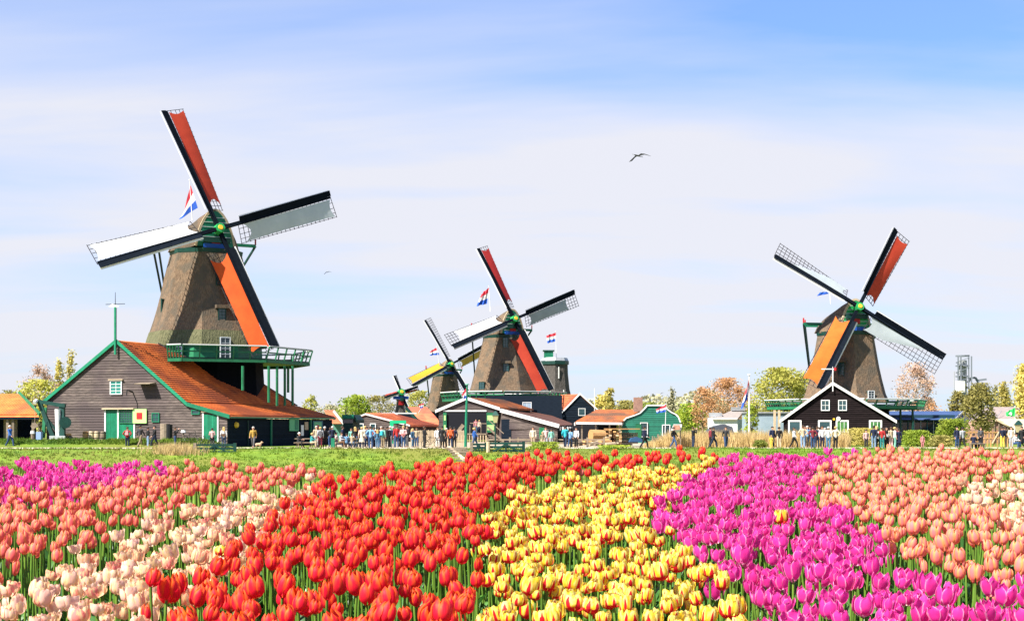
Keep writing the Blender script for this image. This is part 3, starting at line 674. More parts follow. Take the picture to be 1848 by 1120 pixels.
def mill(name, label, X, Y, prof, hubz, Fw, R, yaw, alpha0, cloths, stage=None, tilt=15, cap=(3.0, 3.4, 3.4), thatch=THATCH, base=None, cloth_w=1.45, skirt=None,
         white=True, capgreen=GREEN, group='windmills with sails', tail=True, wins=(), board=.66, rot=0, cut=False):
    root = thing(name, label, 'windmill', (X, Y, 0), group)
    # tower
    rings = [octa(X, Y, r, z, rot) for z, r in prof]
    tw = MB(); tw.loft(rings, True, True); o = tw.build('tower', thatch, root)
    ztop, rtop = prof[-1]; zb, rb = prof[0]
    phi = math.radians(yaw); th = math.radians(tilt); f = Vector((math.sin(phi), -math.cos(phi), 0)); rt = Vector((math.cos(phi), math.sin(phi), 0)); up = Vector((0, 0, 1))
    n = f*math.cos(th)+up*math.sin(th); iu = rt.cross(n)*-1
    if iu.z < 0: iu = -iu
    C = Vector((X, Y, 0)); hub = C+f*Fw+up*hubz
    # cap
    cw, ch, cl_ = cap; z0 = ztop+.15; sec = []
    for s, wv, hv, zz in ((-1.05, .34, .22, .1), (-.95, .62, .40, .02), (-.65, 1.02, .64, -.2), (-.3, 1.16, .82, -.3), (.05, 1.14, .94, -.3), (.38, .94, 1.04, -.15), (.62, .76, 1.09, -.1), (.74, .68, 1.10, 0)):
        ring = []
        for k in range(13):
            a = math.pi*k/12; ring.append(C+f*(s*cl_)+rt*(cw*wv*math.cos(a)*(1-.27*math.sin(a)))+up*(z0+zz+ch*hv*max(0, math.sin(a))**.85))
        sec.append(ring)
    MB().loft(sec, closed=False, cap=True).build('cap', thatch, root, smooth=False)
    MB().loft([octa(X, Y, rtop*1.04, ztop-.42, rot), octa(X, Y, rtop*1.06, ztop-.02, rot)], True, True).build('cap_ring', DGREEN, root)
    if skirt: MB().loft([octa(X, Y, skirt[2], skirt[0]), octa(X, Y, skirt[2]*.985, skirt[1])], True, True).build('stage_wall', LGREEN, root)
    # green boarded front with pale battens, weather beam, painted plate
    fr = C+f*(.74*cl_+.02); P = []
    for k in range(13):
        a = math.pi*k/12; P.append(fr+rt*(cw*.64*math.cos(a)*(1-.30*math.sin(a)))+up*(z0+ch*1.06*max(0, math.sin(a))**.85))
    fg = MB().prism(P, f*.12).build('cap_front', capgreen, root); m = MB()
    for k in range(1, 7):
        zz = k/7.4; hw = cw*.60*math.sqrt(max(0, 1-zz**1.9))*.86; m.obox(fr+f*.125-rt*hw+up*(z0+ch*1.02*zz), rt*2*hw, up*.045, f*.03)
    m.build('batten', WHITE if white else PALE, fg)
    tr = MB()
    for a, b in zip(P, P[1:]): tr.beam(a+f*.06, b+f*.06, .16, .22)
    tr.build('front_trim', PALE, root)
    MB().beam(fr+f*.3-rt*cw*.45+up*(hubz-.95), fr+f*.3+rt*cw*.45+up*(hubz-.95), .5, .5).build('weather_beam', DGREEN, root)
    MB().obox(fr+f*.2-rt*.42+up*(hubz-1.75), rt*.84, up*.75, f*.1).build('name_board', REDP, root)
    MB().obox(fr+f*.2-rt*1.2+up*(z0-.15), rt*2.2, up*.42, f*.16).build('painted_plate', BLUEP, root)
    # shaft and poll end
    MB().tube(C+f*.5+up*(hubz-.5), hub+n*.25, .34, .34, 10).build('windshaft', capgreen, root)
    h = MB().tube(hub-n*.35, hub+n*.42, .52, .46, 8).build('hub', mat('hub_green', (.02, .30, .08), rough=.5), root)
    MB().tube(hub+n*.42, hub+n*.50, .26, .22, 10).build('hub_plate', YELLOW, h)
    # sails
    for k in range(4):
        a = math.radians(alpha0+90*k); e = rt*math.cos(a)+iu*math.sin(a); c = rt*math.sin(a)-iu*math.cos(a)      # c: clockwise side, carries the cloth
        off = n*(.12 if k % 2 else -.12); O = hub+off
        P_ = lambda r_, s_, d_=0: O+e*r_+(c*math.cos(tw_(r_))-n*math.sin(tw_(r_)))*s_+(n*math.cos(tw_(r_))+c*math.sin(tw_(r_)))*d_
        tw_ = lambda r_: math.radians(34-21*r_/R)
        sail = MB().loft([[O+e*r_+c*w_*sx_+n*w_*sy_ for sx_, sy_ in ((-.5, -.5), (.5, -.5), (.5, .5), (-.5, .5))] for r_, w_ in ((-.3, .36), (R*.5, .30), (R*.995, .19))]).build('sail', NAVY, root)
        b = MB(); r0 = R*.17
        for i in range(8):
            ra, rb_ = r0+(R-r0)*i/8, r0+(R-r0)*(i+1)/8
            b.hexa((P_(ra, -.12, .08), P_(rb_, -.12, .08), P_(rb_, -board, .16), P_(ra, -board, .16), P_(ra, -.12, .13), P_(rb_, -.12, .13), P_(rb_, -board, .21), P_(ra, -board, .21)))
        b.build('windboard', NAVY, sail)
        b = MB(); b.beam(P_(r0, -board-.02, .02), P_(R, -board-.02, .02), .05, .20 if k in (1, 2) else .09).build('board_edge', WHITE, sail)
        lt = MB(); g0 = R*.16; nb = int((R-g0)/.46)
        for i in range(nb+1):
            r_ = g0+(R-g0)*i/nb; lt.beam(P_(r_, -.15, -.06), P_(r_, cloth_w+.07, -.06), .045, .05)
        for s_ in (.28, .55, .78, 1.0):
            for i in range(6):
                ra, rb_ = g0+(R-g0)*i/6, g0+(R-g0)*(i+1)/6; lt.beam(P_(ra, cloth_w*s_, -.08), P_(rb_, cloth_w*s_, -.08), .045, .05)
        lt.build('lattice', LAT, sail, kind='stuff')
        cc = cloths[k]
        if cc:
            col, ra, rb_, mode = cc; V = []; Q = []; nu, nv = 5, 22
            for j in range(nv+1):
                t = j/nv; r_ = R*(ra+(rb_-ra)*t)
                for i in range(nu+1):
                    u = i/nu; s0, s1 = .20, cloth_w*(.97-.045*math.sin(math.pi*min(1, t*1.0))-.02*abs(math.sin(t*nv*1.2)))
                    if mode == 'taper': s1 = s0+(s1-s0)*max(.02, min(1, (1-t)*1.5))     # cloth drawn to the stock towards the tip
                    s_ = s0+(s1-s0)*u; rr = r_
                    if t < .12: rr = R*(ra+(rb_-ra)*(t+(.12-t)*.55*math.sin(math.pi*u)))
                    if t > .9: rr = r_-(t-.9)*2.8*math.sin(math.pi*u)
                    V.append(P_(rr, s_, .05+.05*math.sin(math.pi*u)*math.sin(math.pi*t)+.014*math.sin(t*60)*u))
            Q = [(j*(nu+1)+i, j*(nu+1)+i+1, (j+1)*(nu+1)+i+1, (j+1)*(nu+1)+i) for j in range(nv) for i in range(nu)]
            o_ = worigin(sail); link('sailcloth', npmesh('sailcloth', np.array([tuple(v-o_) for v in V]), Q, True), CL[col], sail)
    # cross beams and braces of the winding gear at the back
    if tail:
        Ln = cw*1.75; zc = ztop+.9
        for (dd, LL, nm_) in ((-.15, Ln, 'long_cross_beam'), (-.95, Ln*.72, 'short_cross_beam')):
            p, q = C+f*(dd*cl_)-rt*LL+up*zc, C+f*(dd*cl_)+rt*LL+up*zc
            o = MB().beam(p, q, .26, .30).build(nm_, GREEN, root)
            m = MB()
            for e_ in (p, q): m.beam(e_+up*.1, e_+up*.65, .14, .14)
            m.build('beam_end_post', REDP, o)
            foot = C-f*(rb*1.35)+up*(zb-.2)
            for e_ in (p, q): MB().beam(e_, foot+(e_-C-up*zc)*.16, .17, .17).build('brace', DGREEN, root)
        MB().beam(C-f*cl_+up*(zc), C-f*(rb*1.4)+up*(zb-.5), .32, .32).build('tail_pole', DGREEN, root)
    if base:
        MB().loft([octa(X, Y, base[1]*1.08, -.1, math.pi/8), octa(X, Y, base[1], base[0], math.pi/8)]).build('base', NAVY, root)
    if stage:
        zs, rs_, rail = stage; d = MB(); inn, ou = octa(X, Y, rb*.9, zs), octa(X, Y, rs_, zs)
        SK = ()
        if cut: ou[7] = ou[7].lerp(ou[0], .80); SK = (5, 6)
        for k in range(8):
            if k in SK: continue
            j = (k+1) % 8; d.hexa((inn[k], ou[k], ou[j], inn[j], inn[k]+up*.14, ou[k]+up*.14, ou[j]+up*.14, inn[j]+up*.14))
        d.build('stage_deck', DGREEN, root)
        for k in range(8):
            if k in SK: continue
            j = (k+1) % 8; a, b = ou[k], ou[j]; dv = (b-a)/5; inw = (C+up*zs-(a+b)/2).normalized()
            MB().beam(a-up*.12, b-up*.12, .22, .28).build('edge_beam', LGREEN, root)
            r_ = MB(); out_a, out_b = a-inw*.35+up*rail, b-inw*.35+up*rail
            r_.beam(out_a, out_b, .12, .10); r_.beam(a-inw*.18+up*(rail*.55), b-inw*.18+up*(rail*.55), .07, .12)
            o = r_.build('railing', LGREEN, root); MB().beam(out_a+up*.06, out_b+up*.07, .14, .09).build('hand_rail', WHITE, o)
            for i in range(5): MB().beam(a+dv*i, a+dv*i-inw*.37+up*rail, .10, .12).build('railing_post', LGREEN, root)
            for i in range(1 if k % 2 else 2):
                q = a+(b-a)*(.0 if i == 0 else .5); MB().beam(q-up*.2, C+(q-C)*.56+up*(zs*.5-.8)-up*0, .16, .16).build('stage_strut', LGREEN, root) if base and base[2] else None
    for (ang, zz, w, h, frm, hood) in wins:
        # ang: facet normal, measured from the camera side, positive to the right
        a = math.radians(ang); nn = Vector((math.sin(a), -math.cos(a), 0)); rr = Vector((math.cos(a), math.sin(a), 0))
        r_ = np.interp(zz, [p[0] for p in prof], [p[1] for p in prof])*math.cos(math.pi/8) if not skirt or zz > skirt[1] else skirt[2]*.93
        c_ = C+nn*(r_+(.06 if not skirt or zz > skirt[1] else .42))+up*zz; wd = window(root, c_, rr, up, nn, w, h, frm, GLASS, (1, 3))
        m = MB(); m.obox(c_-rr*w/2-up*h/2-nn*1.3, rr*.05, up*h, nn*1.3); m.obox(c_+rr*(w/2-.05)-up*h/2-nn*1.3, rr*.05, up*h, nn*1.3); m.build('window_cheek', DGREEN, wd)
        if hood: MB().obox(c_-rr*(w/2+.25)+up*(h/2+.05)-nn*1.1, rr*(w+.5), up*.32, nn*1.35).build('thatched_hood', thatch, wd)
    return root, hub
K1 = 138.5/137
def z1(z): return 1.72+(z-1.72)*K1
M1 = mill('windmill', 'largest windmill with one red, one orange and two white sails, behind the barn', atx(372, 138.5), 138.5,
     [(z1(z), r*K1) for z, r in [(9.35, 5.75), (10.1, 5.55), (10.8, 5.32), (12.0, 4.92), (12.9, 4.66), (14.4, 4.28), (16.1, 3.93), (17.6, 3.55), (18.6, 3.3)]], 20.5, 4.0, 12.5, 30, 109.6,
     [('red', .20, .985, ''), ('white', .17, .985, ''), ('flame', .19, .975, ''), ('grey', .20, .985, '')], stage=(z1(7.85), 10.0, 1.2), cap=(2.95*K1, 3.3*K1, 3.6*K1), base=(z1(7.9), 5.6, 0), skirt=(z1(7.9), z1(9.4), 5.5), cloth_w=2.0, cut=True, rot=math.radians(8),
     wins=[(30.5, z1(9.0), .95, 2.1, WHITE, False), (30.5, z1(12.2), .7, 1.15, DGREEN, True), (30.5, z1(15.6), .6, 1.1, DGREEN, False), (-14.5, z1(8.7), .6, .9, WHITE, False), (-59.5, z1(13.2), .25, 1.3, DGREEN, False)])
M2 = mill('windmill', 'middle windmill with two deep red and two white sails above the porch house', atx(909, 190), 190,
     [(6.3, 4.95), (7.2, 4.62), (8.4, 4.3), (9.8, 3.85), (11.3, 3.45), (12.6, 3.1), (13.9, 2.8)], 15.9, 3.1, 10.5, 28, 112,
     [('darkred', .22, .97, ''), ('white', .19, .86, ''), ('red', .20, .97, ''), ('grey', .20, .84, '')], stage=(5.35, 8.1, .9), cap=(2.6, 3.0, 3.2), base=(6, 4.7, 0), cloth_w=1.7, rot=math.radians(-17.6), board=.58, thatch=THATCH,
     wins=[(4.9, 9.4, .7, 1.2, DGREEN, True), (4.9, 12.7, .65, 1.5, DGREEN, False), (-40, 7.0, .9, 1.2, DGREEN, False)])
M3 = mill('windmill', 'right windmill with red, orange and half furled white sails behind the black barn', atx(1526, 159), 159,
     [(4.45, 5.0), (5.4, 4.55), (6.9, 4.15), (8.4, 3.8), (9.8, 3.55), (11.2, 3.3), (12.3, 3.12)], 14.8, 3.3, 10.9, 12, 57.5,
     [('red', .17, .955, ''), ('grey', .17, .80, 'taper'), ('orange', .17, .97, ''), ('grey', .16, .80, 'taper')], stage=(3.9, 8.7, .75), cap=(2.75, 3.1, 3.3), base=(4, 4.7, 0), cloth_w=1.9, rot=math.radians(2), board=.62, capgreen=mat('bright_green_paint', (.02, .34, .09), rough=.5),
     wins=[(-20.5, 8.0, .6, 1.5, DGREEN, True), (-20.5, 11.3, .5, 1.3, LGREEN, False), (24.5, 5.1, .8, 1.1, WHITE, False)])
M4 = mill('windmill', 'smaller distant windmill with yellow cloth on two sails and two bare sails', atx(803, 262), 262,
     [(4.5, 3.6), (6.0, 3.15), (8.0, 2.75), (10, 2.4), (11.4, 2.15)], 13.15, 2.6, 9.35, 28, 116,
     [None, ('yellow', .17, .97, ''), None, ('ochre', .20, .97, '')]        , cap=(2.1, 2.4, 2.6), base=(5.4, 3.2, 0), cloth_w=1.5, board=.5)
M5 = mill('small_windmill', 'tiny dark windmill with two red sails, standing above the red roofed sheds', atx(722, 200), 200,
     [(2.6, 1.05), (3.6, .80), (4.9, .55), (5.6, .48)], 6.55, .55, 2.6, 20, 108,
     [None, ('red', .2, .97, ''), None, ('red', .2, .97, '')], cap=(.5, .62, .62), thatch=THATCHD, cloth_w=.42, board=.2, tail=False, stage=(2.3, 2.0, .4))
RM = M1[0]; R8 = math.radians(8)
MB().loft([octa(RM.location.x, RM.location.y, r_*K1+.05, z1(z_), R8) for z_, r_ in ((9.32, 5.77), (10.1, 5.55), (10.75, 5.335))]).build('mossy_thatch_hem', THATCHG, RM)
# sail-less mill tower behind the middle windmill
X6, Y6 = atx(1001, 235), 235
r6 = thing('mill_tower', 'dark mill tower without sails behind the middle windmill', 'mill tower', (X6, Y6, 0))
MB().loft([octa(X6, Y6, r_, z_) for z_, r_ in ((4.5, 3.6), (6, 2.9), (8, 2.45), (10.5, 2.2), (12.3, 2.15))]).build('tower', THATCHD, r6)
MB().loft([octa(X6, Y6, 2.35, 12.0), octa(X6, Y6, 2.35, 12.6)]).build('cap_ring', DGREEN, r6)
MB().loft([octa(X6, Y6, 2.3, 12.6), octa(X6, Y6, 2.1, 13.1)]).build('flat_cap', METAL, r6)
c6 = (atx(990, 235), 235, 13.55); MB().box(c6, (1.5, 1.2, 1.3)).build('green_hatch', GREEN, r6); MB().box((c6[0], c6[1], 14.28), (1.9, 1.5, .2)).build('hatch_roof', DGREEN, r6)
MB().box((X6+.6, Y6-2.15, 10.6), (.16, .1, 1.9)).build('window', WHITE, r6); MB().box((X6+1.4, Y6-2.35, 7.0), (.16, .1, 1.6)).build('window', WHITE, r6)

# ------------------------------------------------------------------ houses
def pantiles(P0, u, v, rows, x0f, x1f, m, parent, tw=.24, course=.32, nseg=4, lift=.055, nrm=None):
    """overlapping courses of pantiles: P0 top corner, u along the ridge, v down the slope (unit vectors), rows courses; x0f(d), x1f(d) limits along u"""
    V = []; Q = []; u, v = Vector(u).normalized(), Vector(v).normalized(); nn = Vector(nrm)
    for k in range(rows):
        d0, d1 = k*course, (k+1)*course+.05; a0, a1 = x0f(k*course+course/2), x1f(k*course+course/2)
        if a1-a0 < tw: continue
        nt_ = max(1, int((a1-a0)/tw)); st = (a1-a0)/nt_; wv = [0, 1, .35, -.2]
        i0 = len(V); cols = nt_*nseg+1
        jit = [rnd.uniform(-.012, .012) for _ in range(nt_+1)]
        for dd, lf in ((d0, 0), (d1, lift), (d1+.001, -.01)):
            for c_ in range(cols):
                x = a0+c_*st/nseg; V.append(P0+u*x+v*(dd+jit[c_//nseg]*(lf > 0))+nn*(lf+.035*wv[c_ % nseg]*(1 if lf >= 0 else .2)))
        for rr_ in range(2):
            for c_ in range(cols-1): b = i0+rr_*cols+c_; Q.append((b, b+1, b+cols+1, b+cols))
    if not V: return None
    o_ = worigin(parent); return link('roof_tiles', npmesh('roof_tiles', np.array([tuple(p-o_) for p in V]), Q), m, parent, kind='stuff')
def clip_interval(prof, z):
    """t range of the gable profile (list of (t, z), rising then falling) at height z"""
    lo = hi = None
    for (a, za), (b, zb) in zip(prof, prof[1:]):
        if (za-z)*(zb-z) <= 0 and za != zb:
            t = a+(b-a)*(z-za)/(zb-za); lo = t if lo is None else min(lo, t); hi = t if hi is None else max(hi, t)
    return lo, hi
def boards(parent, O, g, nrm, prof, z0, step, m, name='board', holes=(), flatz=None):
    """lapped weatherboards, each an object, on the wall through O along g, cut to the gable profile"""
    g, nrm = Vector(g), Vector(nrm); up = Vector((0, 0, 1)); zmax = max(z for t, z in prof); z = z0; e0, e1 = prof[0], prof[-1]
    tmin, tmax = e0[0], e1[0]
    while z < zmax-.05:
        zt = min(z+step*1.12, zmax-.01)
        def lims(h):
            lo, hi = clip_interval(prof, h)
            l_ = tmin if h <= e0[1] else lo; r_ = tmax if h <= e1[1] else hi
            return l_, r_
        (l0, r0_), (l1, r1_) = lims(z), lims(zt)
        segs = [(l0, r0_, l1, r1_)]
        for (ht0, ht1, hz0, hz1) in holes:
            if z+step*.5 > hz0 and z+step*.5 < hz1:
                ns = []
                for (a, b, c, d) in segs:
                    if ht0 > a+.05 and ht0 < b: ns.append((a, ht0, c, ht0))
                    if ht1 < b-.05 and ht1 > a: ns.append((ht1, b, ht1, d))
                    if ht0 >= b or ht1 <= a: ns.append((a, b, c, d))
                segs = ns
        for (a, b, c, d) in segs:
            if b-a < .05: continue
            o1 = .065+rnd.uniform(-.008, .01); P = [O+g*a+up*z, O+g*b+up*z, O+g*d+up*zt, O+g*c+up*zt]
            MB().hexa((P[0], P[1], P[2], P[3], P[0]+nrm*o1, P[1]+nrm*o1, P[2]+nrm*.022, P[3]+nrm*.022)).build(name, m, parent)
        z += step
def bargeboard(parent, O, g, nrm, prof, w, m, drop=.0, thick=.1, name='bargeboard', ext=.0):
    g, nrm = Vector(g), Vector(nrm); up = Vector((0, 0, 1))
    for (a, za), (b, zb) in zip(prof, prof[1:]):
        p, q = O+g*a+up*(za-drop), O+g*b+up*(zb-drop)
        MB().prism([p, q, q-up*w, p-up*w], nrm*thick).build(name, m, parent)
def gable_house(name, label, O, g, s, prof, Ls, wallm, roofm, trimm, z0=0, step=.24, over=.3, cat='house', tiles=True, wall_board=True, holes=(), trimw=.32, group=None, side_right=True, course=.32, tw=.24, ridge_extra=0, nb=False, gable_m=None):
    """O: corner at t=0; g: direction of t along the gable; s: direction into depth; prof: gable outline (t,z) from one eave to the other; Ls: roof length at each profile point"""
    root = thing(name, label, cat, tuple(Vector(O)), group); g, s = Vector(g).normalized(), Vector(s).normalized(); O = Vector(O); up = Vector((0, 0, 1)); nrm = -s
    P = [O+g*prof[0][0]+up*z0]+[O+g*t+up*(z-.08) for t, z in prof]+[O+g*prof[-1][0]+up*z0]
    bt = [p for p in P]; body = MB().prism(bt, s*min(Ls)*.98); body.build('wall', gable_m or wallm, root)
    if wall_board:
        boards(root, O, g, nrm, [(t, z-.08) for t, z in prof], z0, step, gable_m or wallm, holes=holes)
    rights = []
    for i, ((a, za), (b, zb)) in enumerate(zip(prof, prof[1:])):
        A, B = O+g*a+up*za, O+g*b+up*zb; sl = (B-A); top, bot = (A, B) if za > zb else (B, A); La, Lb = (Ls[i], Ls[i+1]) if za > zb else (Ls[i+1], Ls[i])
        v = (bot-top).normalized(); Lg = (bot-top).length; nn = s.cross(v); nn = nn if nn.z > 0 else -nn
        ex = over if (i in (0, len(prof)-2)) else 0
        MB().prism([top-s*over*.5, top+s*La, bot+v*ex+s*(Lb+(Lb-La)*ex/Lg), bot+v*ex-s*over*.5], nn*.10).build('roof', roofm, root)
        if tiles:
            pantiles(top+nn*.14-s*over*.45, s, v, int((Lg+ex)/course), lambda d: 0, lambda d, La=La, Lb=Lb, Lg=Lg: La+(Lb-La)*min(1.1, d/Lg)+over*.4, roofm, root, tw=tw, course=course, nrm=nn)
    prof2 = list(prof)
    (a, za), (b, zb) = prof[0], prof[1]; q = math.hypot(b-a, zb-za); prof2[0] = (a-(b-a)/q*over, za-(zb-za)/q*over)
    (a, za), (b, zb) = prof[-1], prof[-2]; q = math.hypot(b-a, zb-za); prof2[-1] = (a-(b-a)/q*over, za-(zb-za)/q*over)
    bargeboard(root, O+nrm*over*.5+up*.24, g, nrm, prof2, trimw, trimm)
    return root
R_ = math.radians
# --- the big barn on the left
g20 = Vector((-math.cos(R_(20)), math.sin(R_(20)), 0)); s20 = Vector((math.sin(R_(20)), math.cos(R_(20)), 0)); n20 = -s20
OB = Vector((-24.4, 122, 0)); UP = Vector((0, 0, 1))
bprof = [(0, 2.62), (3.9, 3.62), (11.17, 9.25), (18.7, 4.05)]
doorL = (9.35, 12.35, .6, 3.25); doorR = (.85, 2.35, .6, 2.95)
barn = gable_house('barn', 'large grey weatherboarded barn with orange tiled roof and green trim', OB, g20, s20, bprof, (19.5, 19.5, 6.2, 6.2), BOARD, TILE, GREEN, z0=.3, step=.235, cat='barn', trimw=.34, holes=[doorL, doorR], over=.35)
# lower part of the roof runs on behind the mill: second slope section with the stepped end of the photograph
A, B = OB+g20*11.17+UP*9.25, OB+g20*3.9+UP*3.62; v = (B-A).normalized(); Lg = (B-A).length; nn = s20.cross(v); nn = nn if nn.z > 0 else -nn
def lend(d): t = d/Lg; return 6.2+(19.5-6.2)*t
def lend2(d): t = d/Lg; return float(np.interp(t, [0, .26, .53, 1], [6.2, 8.9, 17.2, 19.5]))
MB().prism([A+v*(Lg*.1)+s20*7.3, A+v*(Lg*.26)+s20*8.9, A+v*(Lg*.53)+s20*17.2, B+s20*19.5], nn*.09).build('roof', TILE, barn)
pantiles(A+nn*.135, s20, v, int(Lg/.32), lambda d: lend(d)-.1, lend2, TILE, barn, nrm=nn)
# side wall: black boards under the low eave, with posts
sw = 19.4
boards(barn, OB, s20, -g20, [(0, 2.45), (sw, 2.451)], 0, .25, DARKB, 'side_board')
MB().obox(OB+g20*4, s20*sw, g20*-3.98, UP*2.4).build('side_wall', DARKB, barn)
MB().beam(OB-g20*.3+UP*2.55-s20*.1, OB-g20*.3+UP*2.55+s20*(sw+.2), .12, .14).build('gutter', GREEN, barn)
for L_ in (7.2, 14.7): MB().beam(OB-g20*.16+s20*L_, OB-g20*.16+s20*L_+UP*2.45, .14, .14, s20).build('post', GREEN, barn)
MB().beam(OB+g20*3.95+s20*19.55+UP*3.55, OB-g20*.3+s20*19.55+UP*2.55, .12, .26).build('bargeboard', DGREEN, barn)
for (t0, p0, t1, p1) in ((11.17, 6.2, 9.25, 8.95), (9.25, 8.95, 7.3, 17.1), (7.3, 17.1, 3.9, 19.55)):
    z_ = lambda t: float(np.interp(t, [0, 3.9, 11.17], [2.62, 3.62, 9.25]))
    MB().beam(OB+g20*t0+s20*p0+UP*(z_(t0)+.2), OB+g20*t1+s20*p1+UP*(z_(t1)+.2), .14, .14).build('verge_strip', PALE if t0 > 9.3 else DGREEN, barn)
def GP(t, z, d=.07): return OB+g20*t+UP*z+n20*d
rgt = -g20
# doors, hatches and windows of the gable
dl = MB().obox(GP(12.35, .6, .0), rgt*3.0, UP*2.65, n20*.05).build('double_door', GREEN, barn)
for i in range(9): MB().obox(GP(12.30-.13*i, .62, .05), rgt*.115, UP*2.55, n20*.025).build('door_plank', GREEN, dl)
for i in range(11): MB().obox(GP(10.98-.145*i, .62, .05), rgt*.13, UP*1.45, n20*.025).build('door_plank', GREEN, dl)
for t, w in ((12.47, .13), (11.12, .13), (9.42, .13)): MB().obox(GP(t, .6, .05), rgt*w, UP*2.65, n20*.06).build('door_frame', WHITE, dl)
MB().obox(GP(12.6, 3.28, .05), rgt*3.3, UP*.10, n20*.28).build('door_hood', PALE, barn)
window(barn, GP(10.2, 2.62, .05), rgt, UP, n20, 1.35, 1.1, LGREEN, GLASS, (4, 4), 'lattice_window')
sh = MB().obox(GP(9.45, 2.05, .12), rgt*1.42, UP*1.25, n20*.08).build('open_shutter', mat('pale_green_paint', (.42, .66, .24), rough=.5), barn)
MB().obox(GP(9.05, 2.40, .20), rgt*.60, UP*.58, n20*.02).build('red_panel', REDP, sh)
dr = MB().obox(GP(2.30, .35, .03), rgt*1.4, UP*2.45, n20*.05).build('plank_door', GREEN, barn)
for i in range(9): MB().obox(GP(2.27-.155*i, .37, .08), rgt*.14, UP*2.4, n20*.02).build('door_plank', GREEN, dr)
for t in (2.42, .95): MB().obox(GP(t, .35, .06), rgt*.12, UP*2.6, n20*.07).build('door_frame', WHITE, dr)
MB().obox(GP(2.5, 2.98, .05), rgt*1.75, UP*.08, n20*.16).build('door_hood', PALE, barn)
window(barn, GP(11.25, 5.2, .05), rgt, UP, n20, 1.15, 1.15, WHITE, mat('teal_glass', (.02, .16, .14), (.03, .22, .18), 2, .2), (1, 3))
MB().obox(GP(12.0, 5.86, .05), rgt*1.5, UP*.07, n20*.2).build('window_hood', PALE, barn)
window(barn, GP(7.15, 2.55, .05), rgt, UP, n20, .7, .75, GREEN, GLASS, (1, 1), 'small_window')
window(barn, GP(3.1, 3.0, .05), rgt, UP, n20, .75, .33, GREEN, GLASS, (0, 0), 'small_window')
MB().hexa((GP(8.75, 5.45, .05), GP(7.15, 5.45, .05), GP(7.15, 5.45, 1.0), GP(8.75, 5.45, 1.0), GP(8.75, 5.62, .05), GP(7.15, 5.62, .05), GP(7.15, 5.50, 1.0), GP(8.75, 5.50, 1.0))).build('hatch_hood', WOODG, barn)
MB().tube(GP(9.55, 4.8), GP(9.55, 4.95, .9), .07, .05).tube(GP(9.55, 4.95, .9), GP(9.55, 4.45, .95), .05, .04).build('hoist_hook', BLACKM, barn)
MB().beam(GP(11.17, 8.1, .32), GP(11.17, 12.3, .32), .16, .16, n20).build('gable_finial', GREEN, barn)
# weathervane on the finial
wv0 = GP(11.17, 12.3, .32); wv = thing('weathervane', 'thin weathervane with a white arrow on the barn gable tip', 'weathervane', tuple(wv0))
MB().tube(wv0, wv0+UP*1.3, .035, .02).build('rod', BLACKM, wv); MB().beam(wv0+UP*.25+rgt*-1.0, wv0+UP*.25+rgt*1.0, .04, .05).build('crossbar', BLACKM, wv)
MB().prism([wv0+UP*.05+rgt*-.7, wv0+UP*.28+rgt*-.3, wv0+UP*.05+rgt*.4, wv0+UP*-.08+rgt*.1], n20*.03).build('arrow', WHITE, wv)
# things on the dark side wall
def SP(L_, z, d=.08): return OB+s20*L_+UP*z-g20*d
sg = MB().obox(SP(10.6, 1.35, .1), s20*1.75, UP*1.15, -g20*.07).build('framed_notice_board', mat('notice_green', (.10, .42, .20), rough=.5), barn)
MB().obox(SP(11.6, 1.45, .17), s20*.6, UP*.95, -g20*.02).build('dark_panel', GREEN, sg)
MB().obox(SP(12.9, .9, .1), s20*.5, UP*1.0, -g20*.03).build('white_sign', WHITE, barn); MB().obox(SP(13.6, 1.45, .1), s20*.7, UP*.75, -g20*.03).build('notice', PALE, barn)
d2 = MB().obox(SP(15.2, .05, .1), s20*2.0, UP*2.25, -g20*.06).build('side_door', mat('teal_paint', (.01, .12, .15), rough=.5), barn)
MB().obox(SP(15.4, 1.35, .16), s20*1.5, UP*.85, -g20*.03).build('door_panel', mat('notice_green', (0, 0, 0)), d2); MB().obox(SP(15.8, 1.5, .19), s20*.5, UP*.4, -g20*.03).build('red_panel', REDP, d2)
for L_ in (3.2, 11.9): MB().tube(SP(L_, 0, .12), SP(L_, 2.3, .12), .05, .05).build('downpipe', DGREEN, barn)
MB().tube(SP(1.2, 1.9, .12), SP(1.2, 1.9, .3), .28, .2, 10).build('round_lamp', YELLOW, barn)
# stage posts of the largest windmill stand on the roof
for k, (px, pyb) in enumerate(((438, 700), (485, 722), (500, 728), (514, 728), (520, 704), (528, 727))):
    Yp = (130, 130.5, 132, 133.5, 138, 135)[k]; o = MB().tube(at(px, pyb+4, Yp), at(px, 660, Yp), .13, .13, 6).build('stage_post', LGREEN, M1[0])
# --- orange roofed shed at the left edge
Os = Vector((atx(62, 126), 126, 0))
shed = thing('open_shed', 'open fronted shed with orange tiled roof and green verge', 'shed', tuple(Os))
xl, xr, zt, ze = atx(-150, 130), atx(34, 130), zat(713, 130), zat(752, 125)
MB().prism([Vector((xl, 130, zt)), Vector((xr, 130, zt)), Vector((atx(70, 125), 125, ze)), Vector((xl, 125, ze))], (0, .05, .1)).build('roof', TILE, shed)
vv = Vector((0, -5, ze-zt)).normalized(); Lr = math.hypot(5, zt-ze); nn_ = Vector((1, 0, 0)).cross(vv); nn_ = nn_ if nn_.z > 0 else -nn_
pantiles(Vector((xl, 130, zt))+nn_*.14, (1, 0, 0), vv, int(Lr/.32), lambda d: 0, lambda d: (xr-xl)+(atx(70, 125)-xr)*min(1, d/Lr), TILE, shed, nrm=nn_)
MB().beam(Vector((xr, 130, zt+.2)), Vector((atx(72, 125), 125, ze+.2)), .16, .3).build('verge_board', LGREEN, shed)
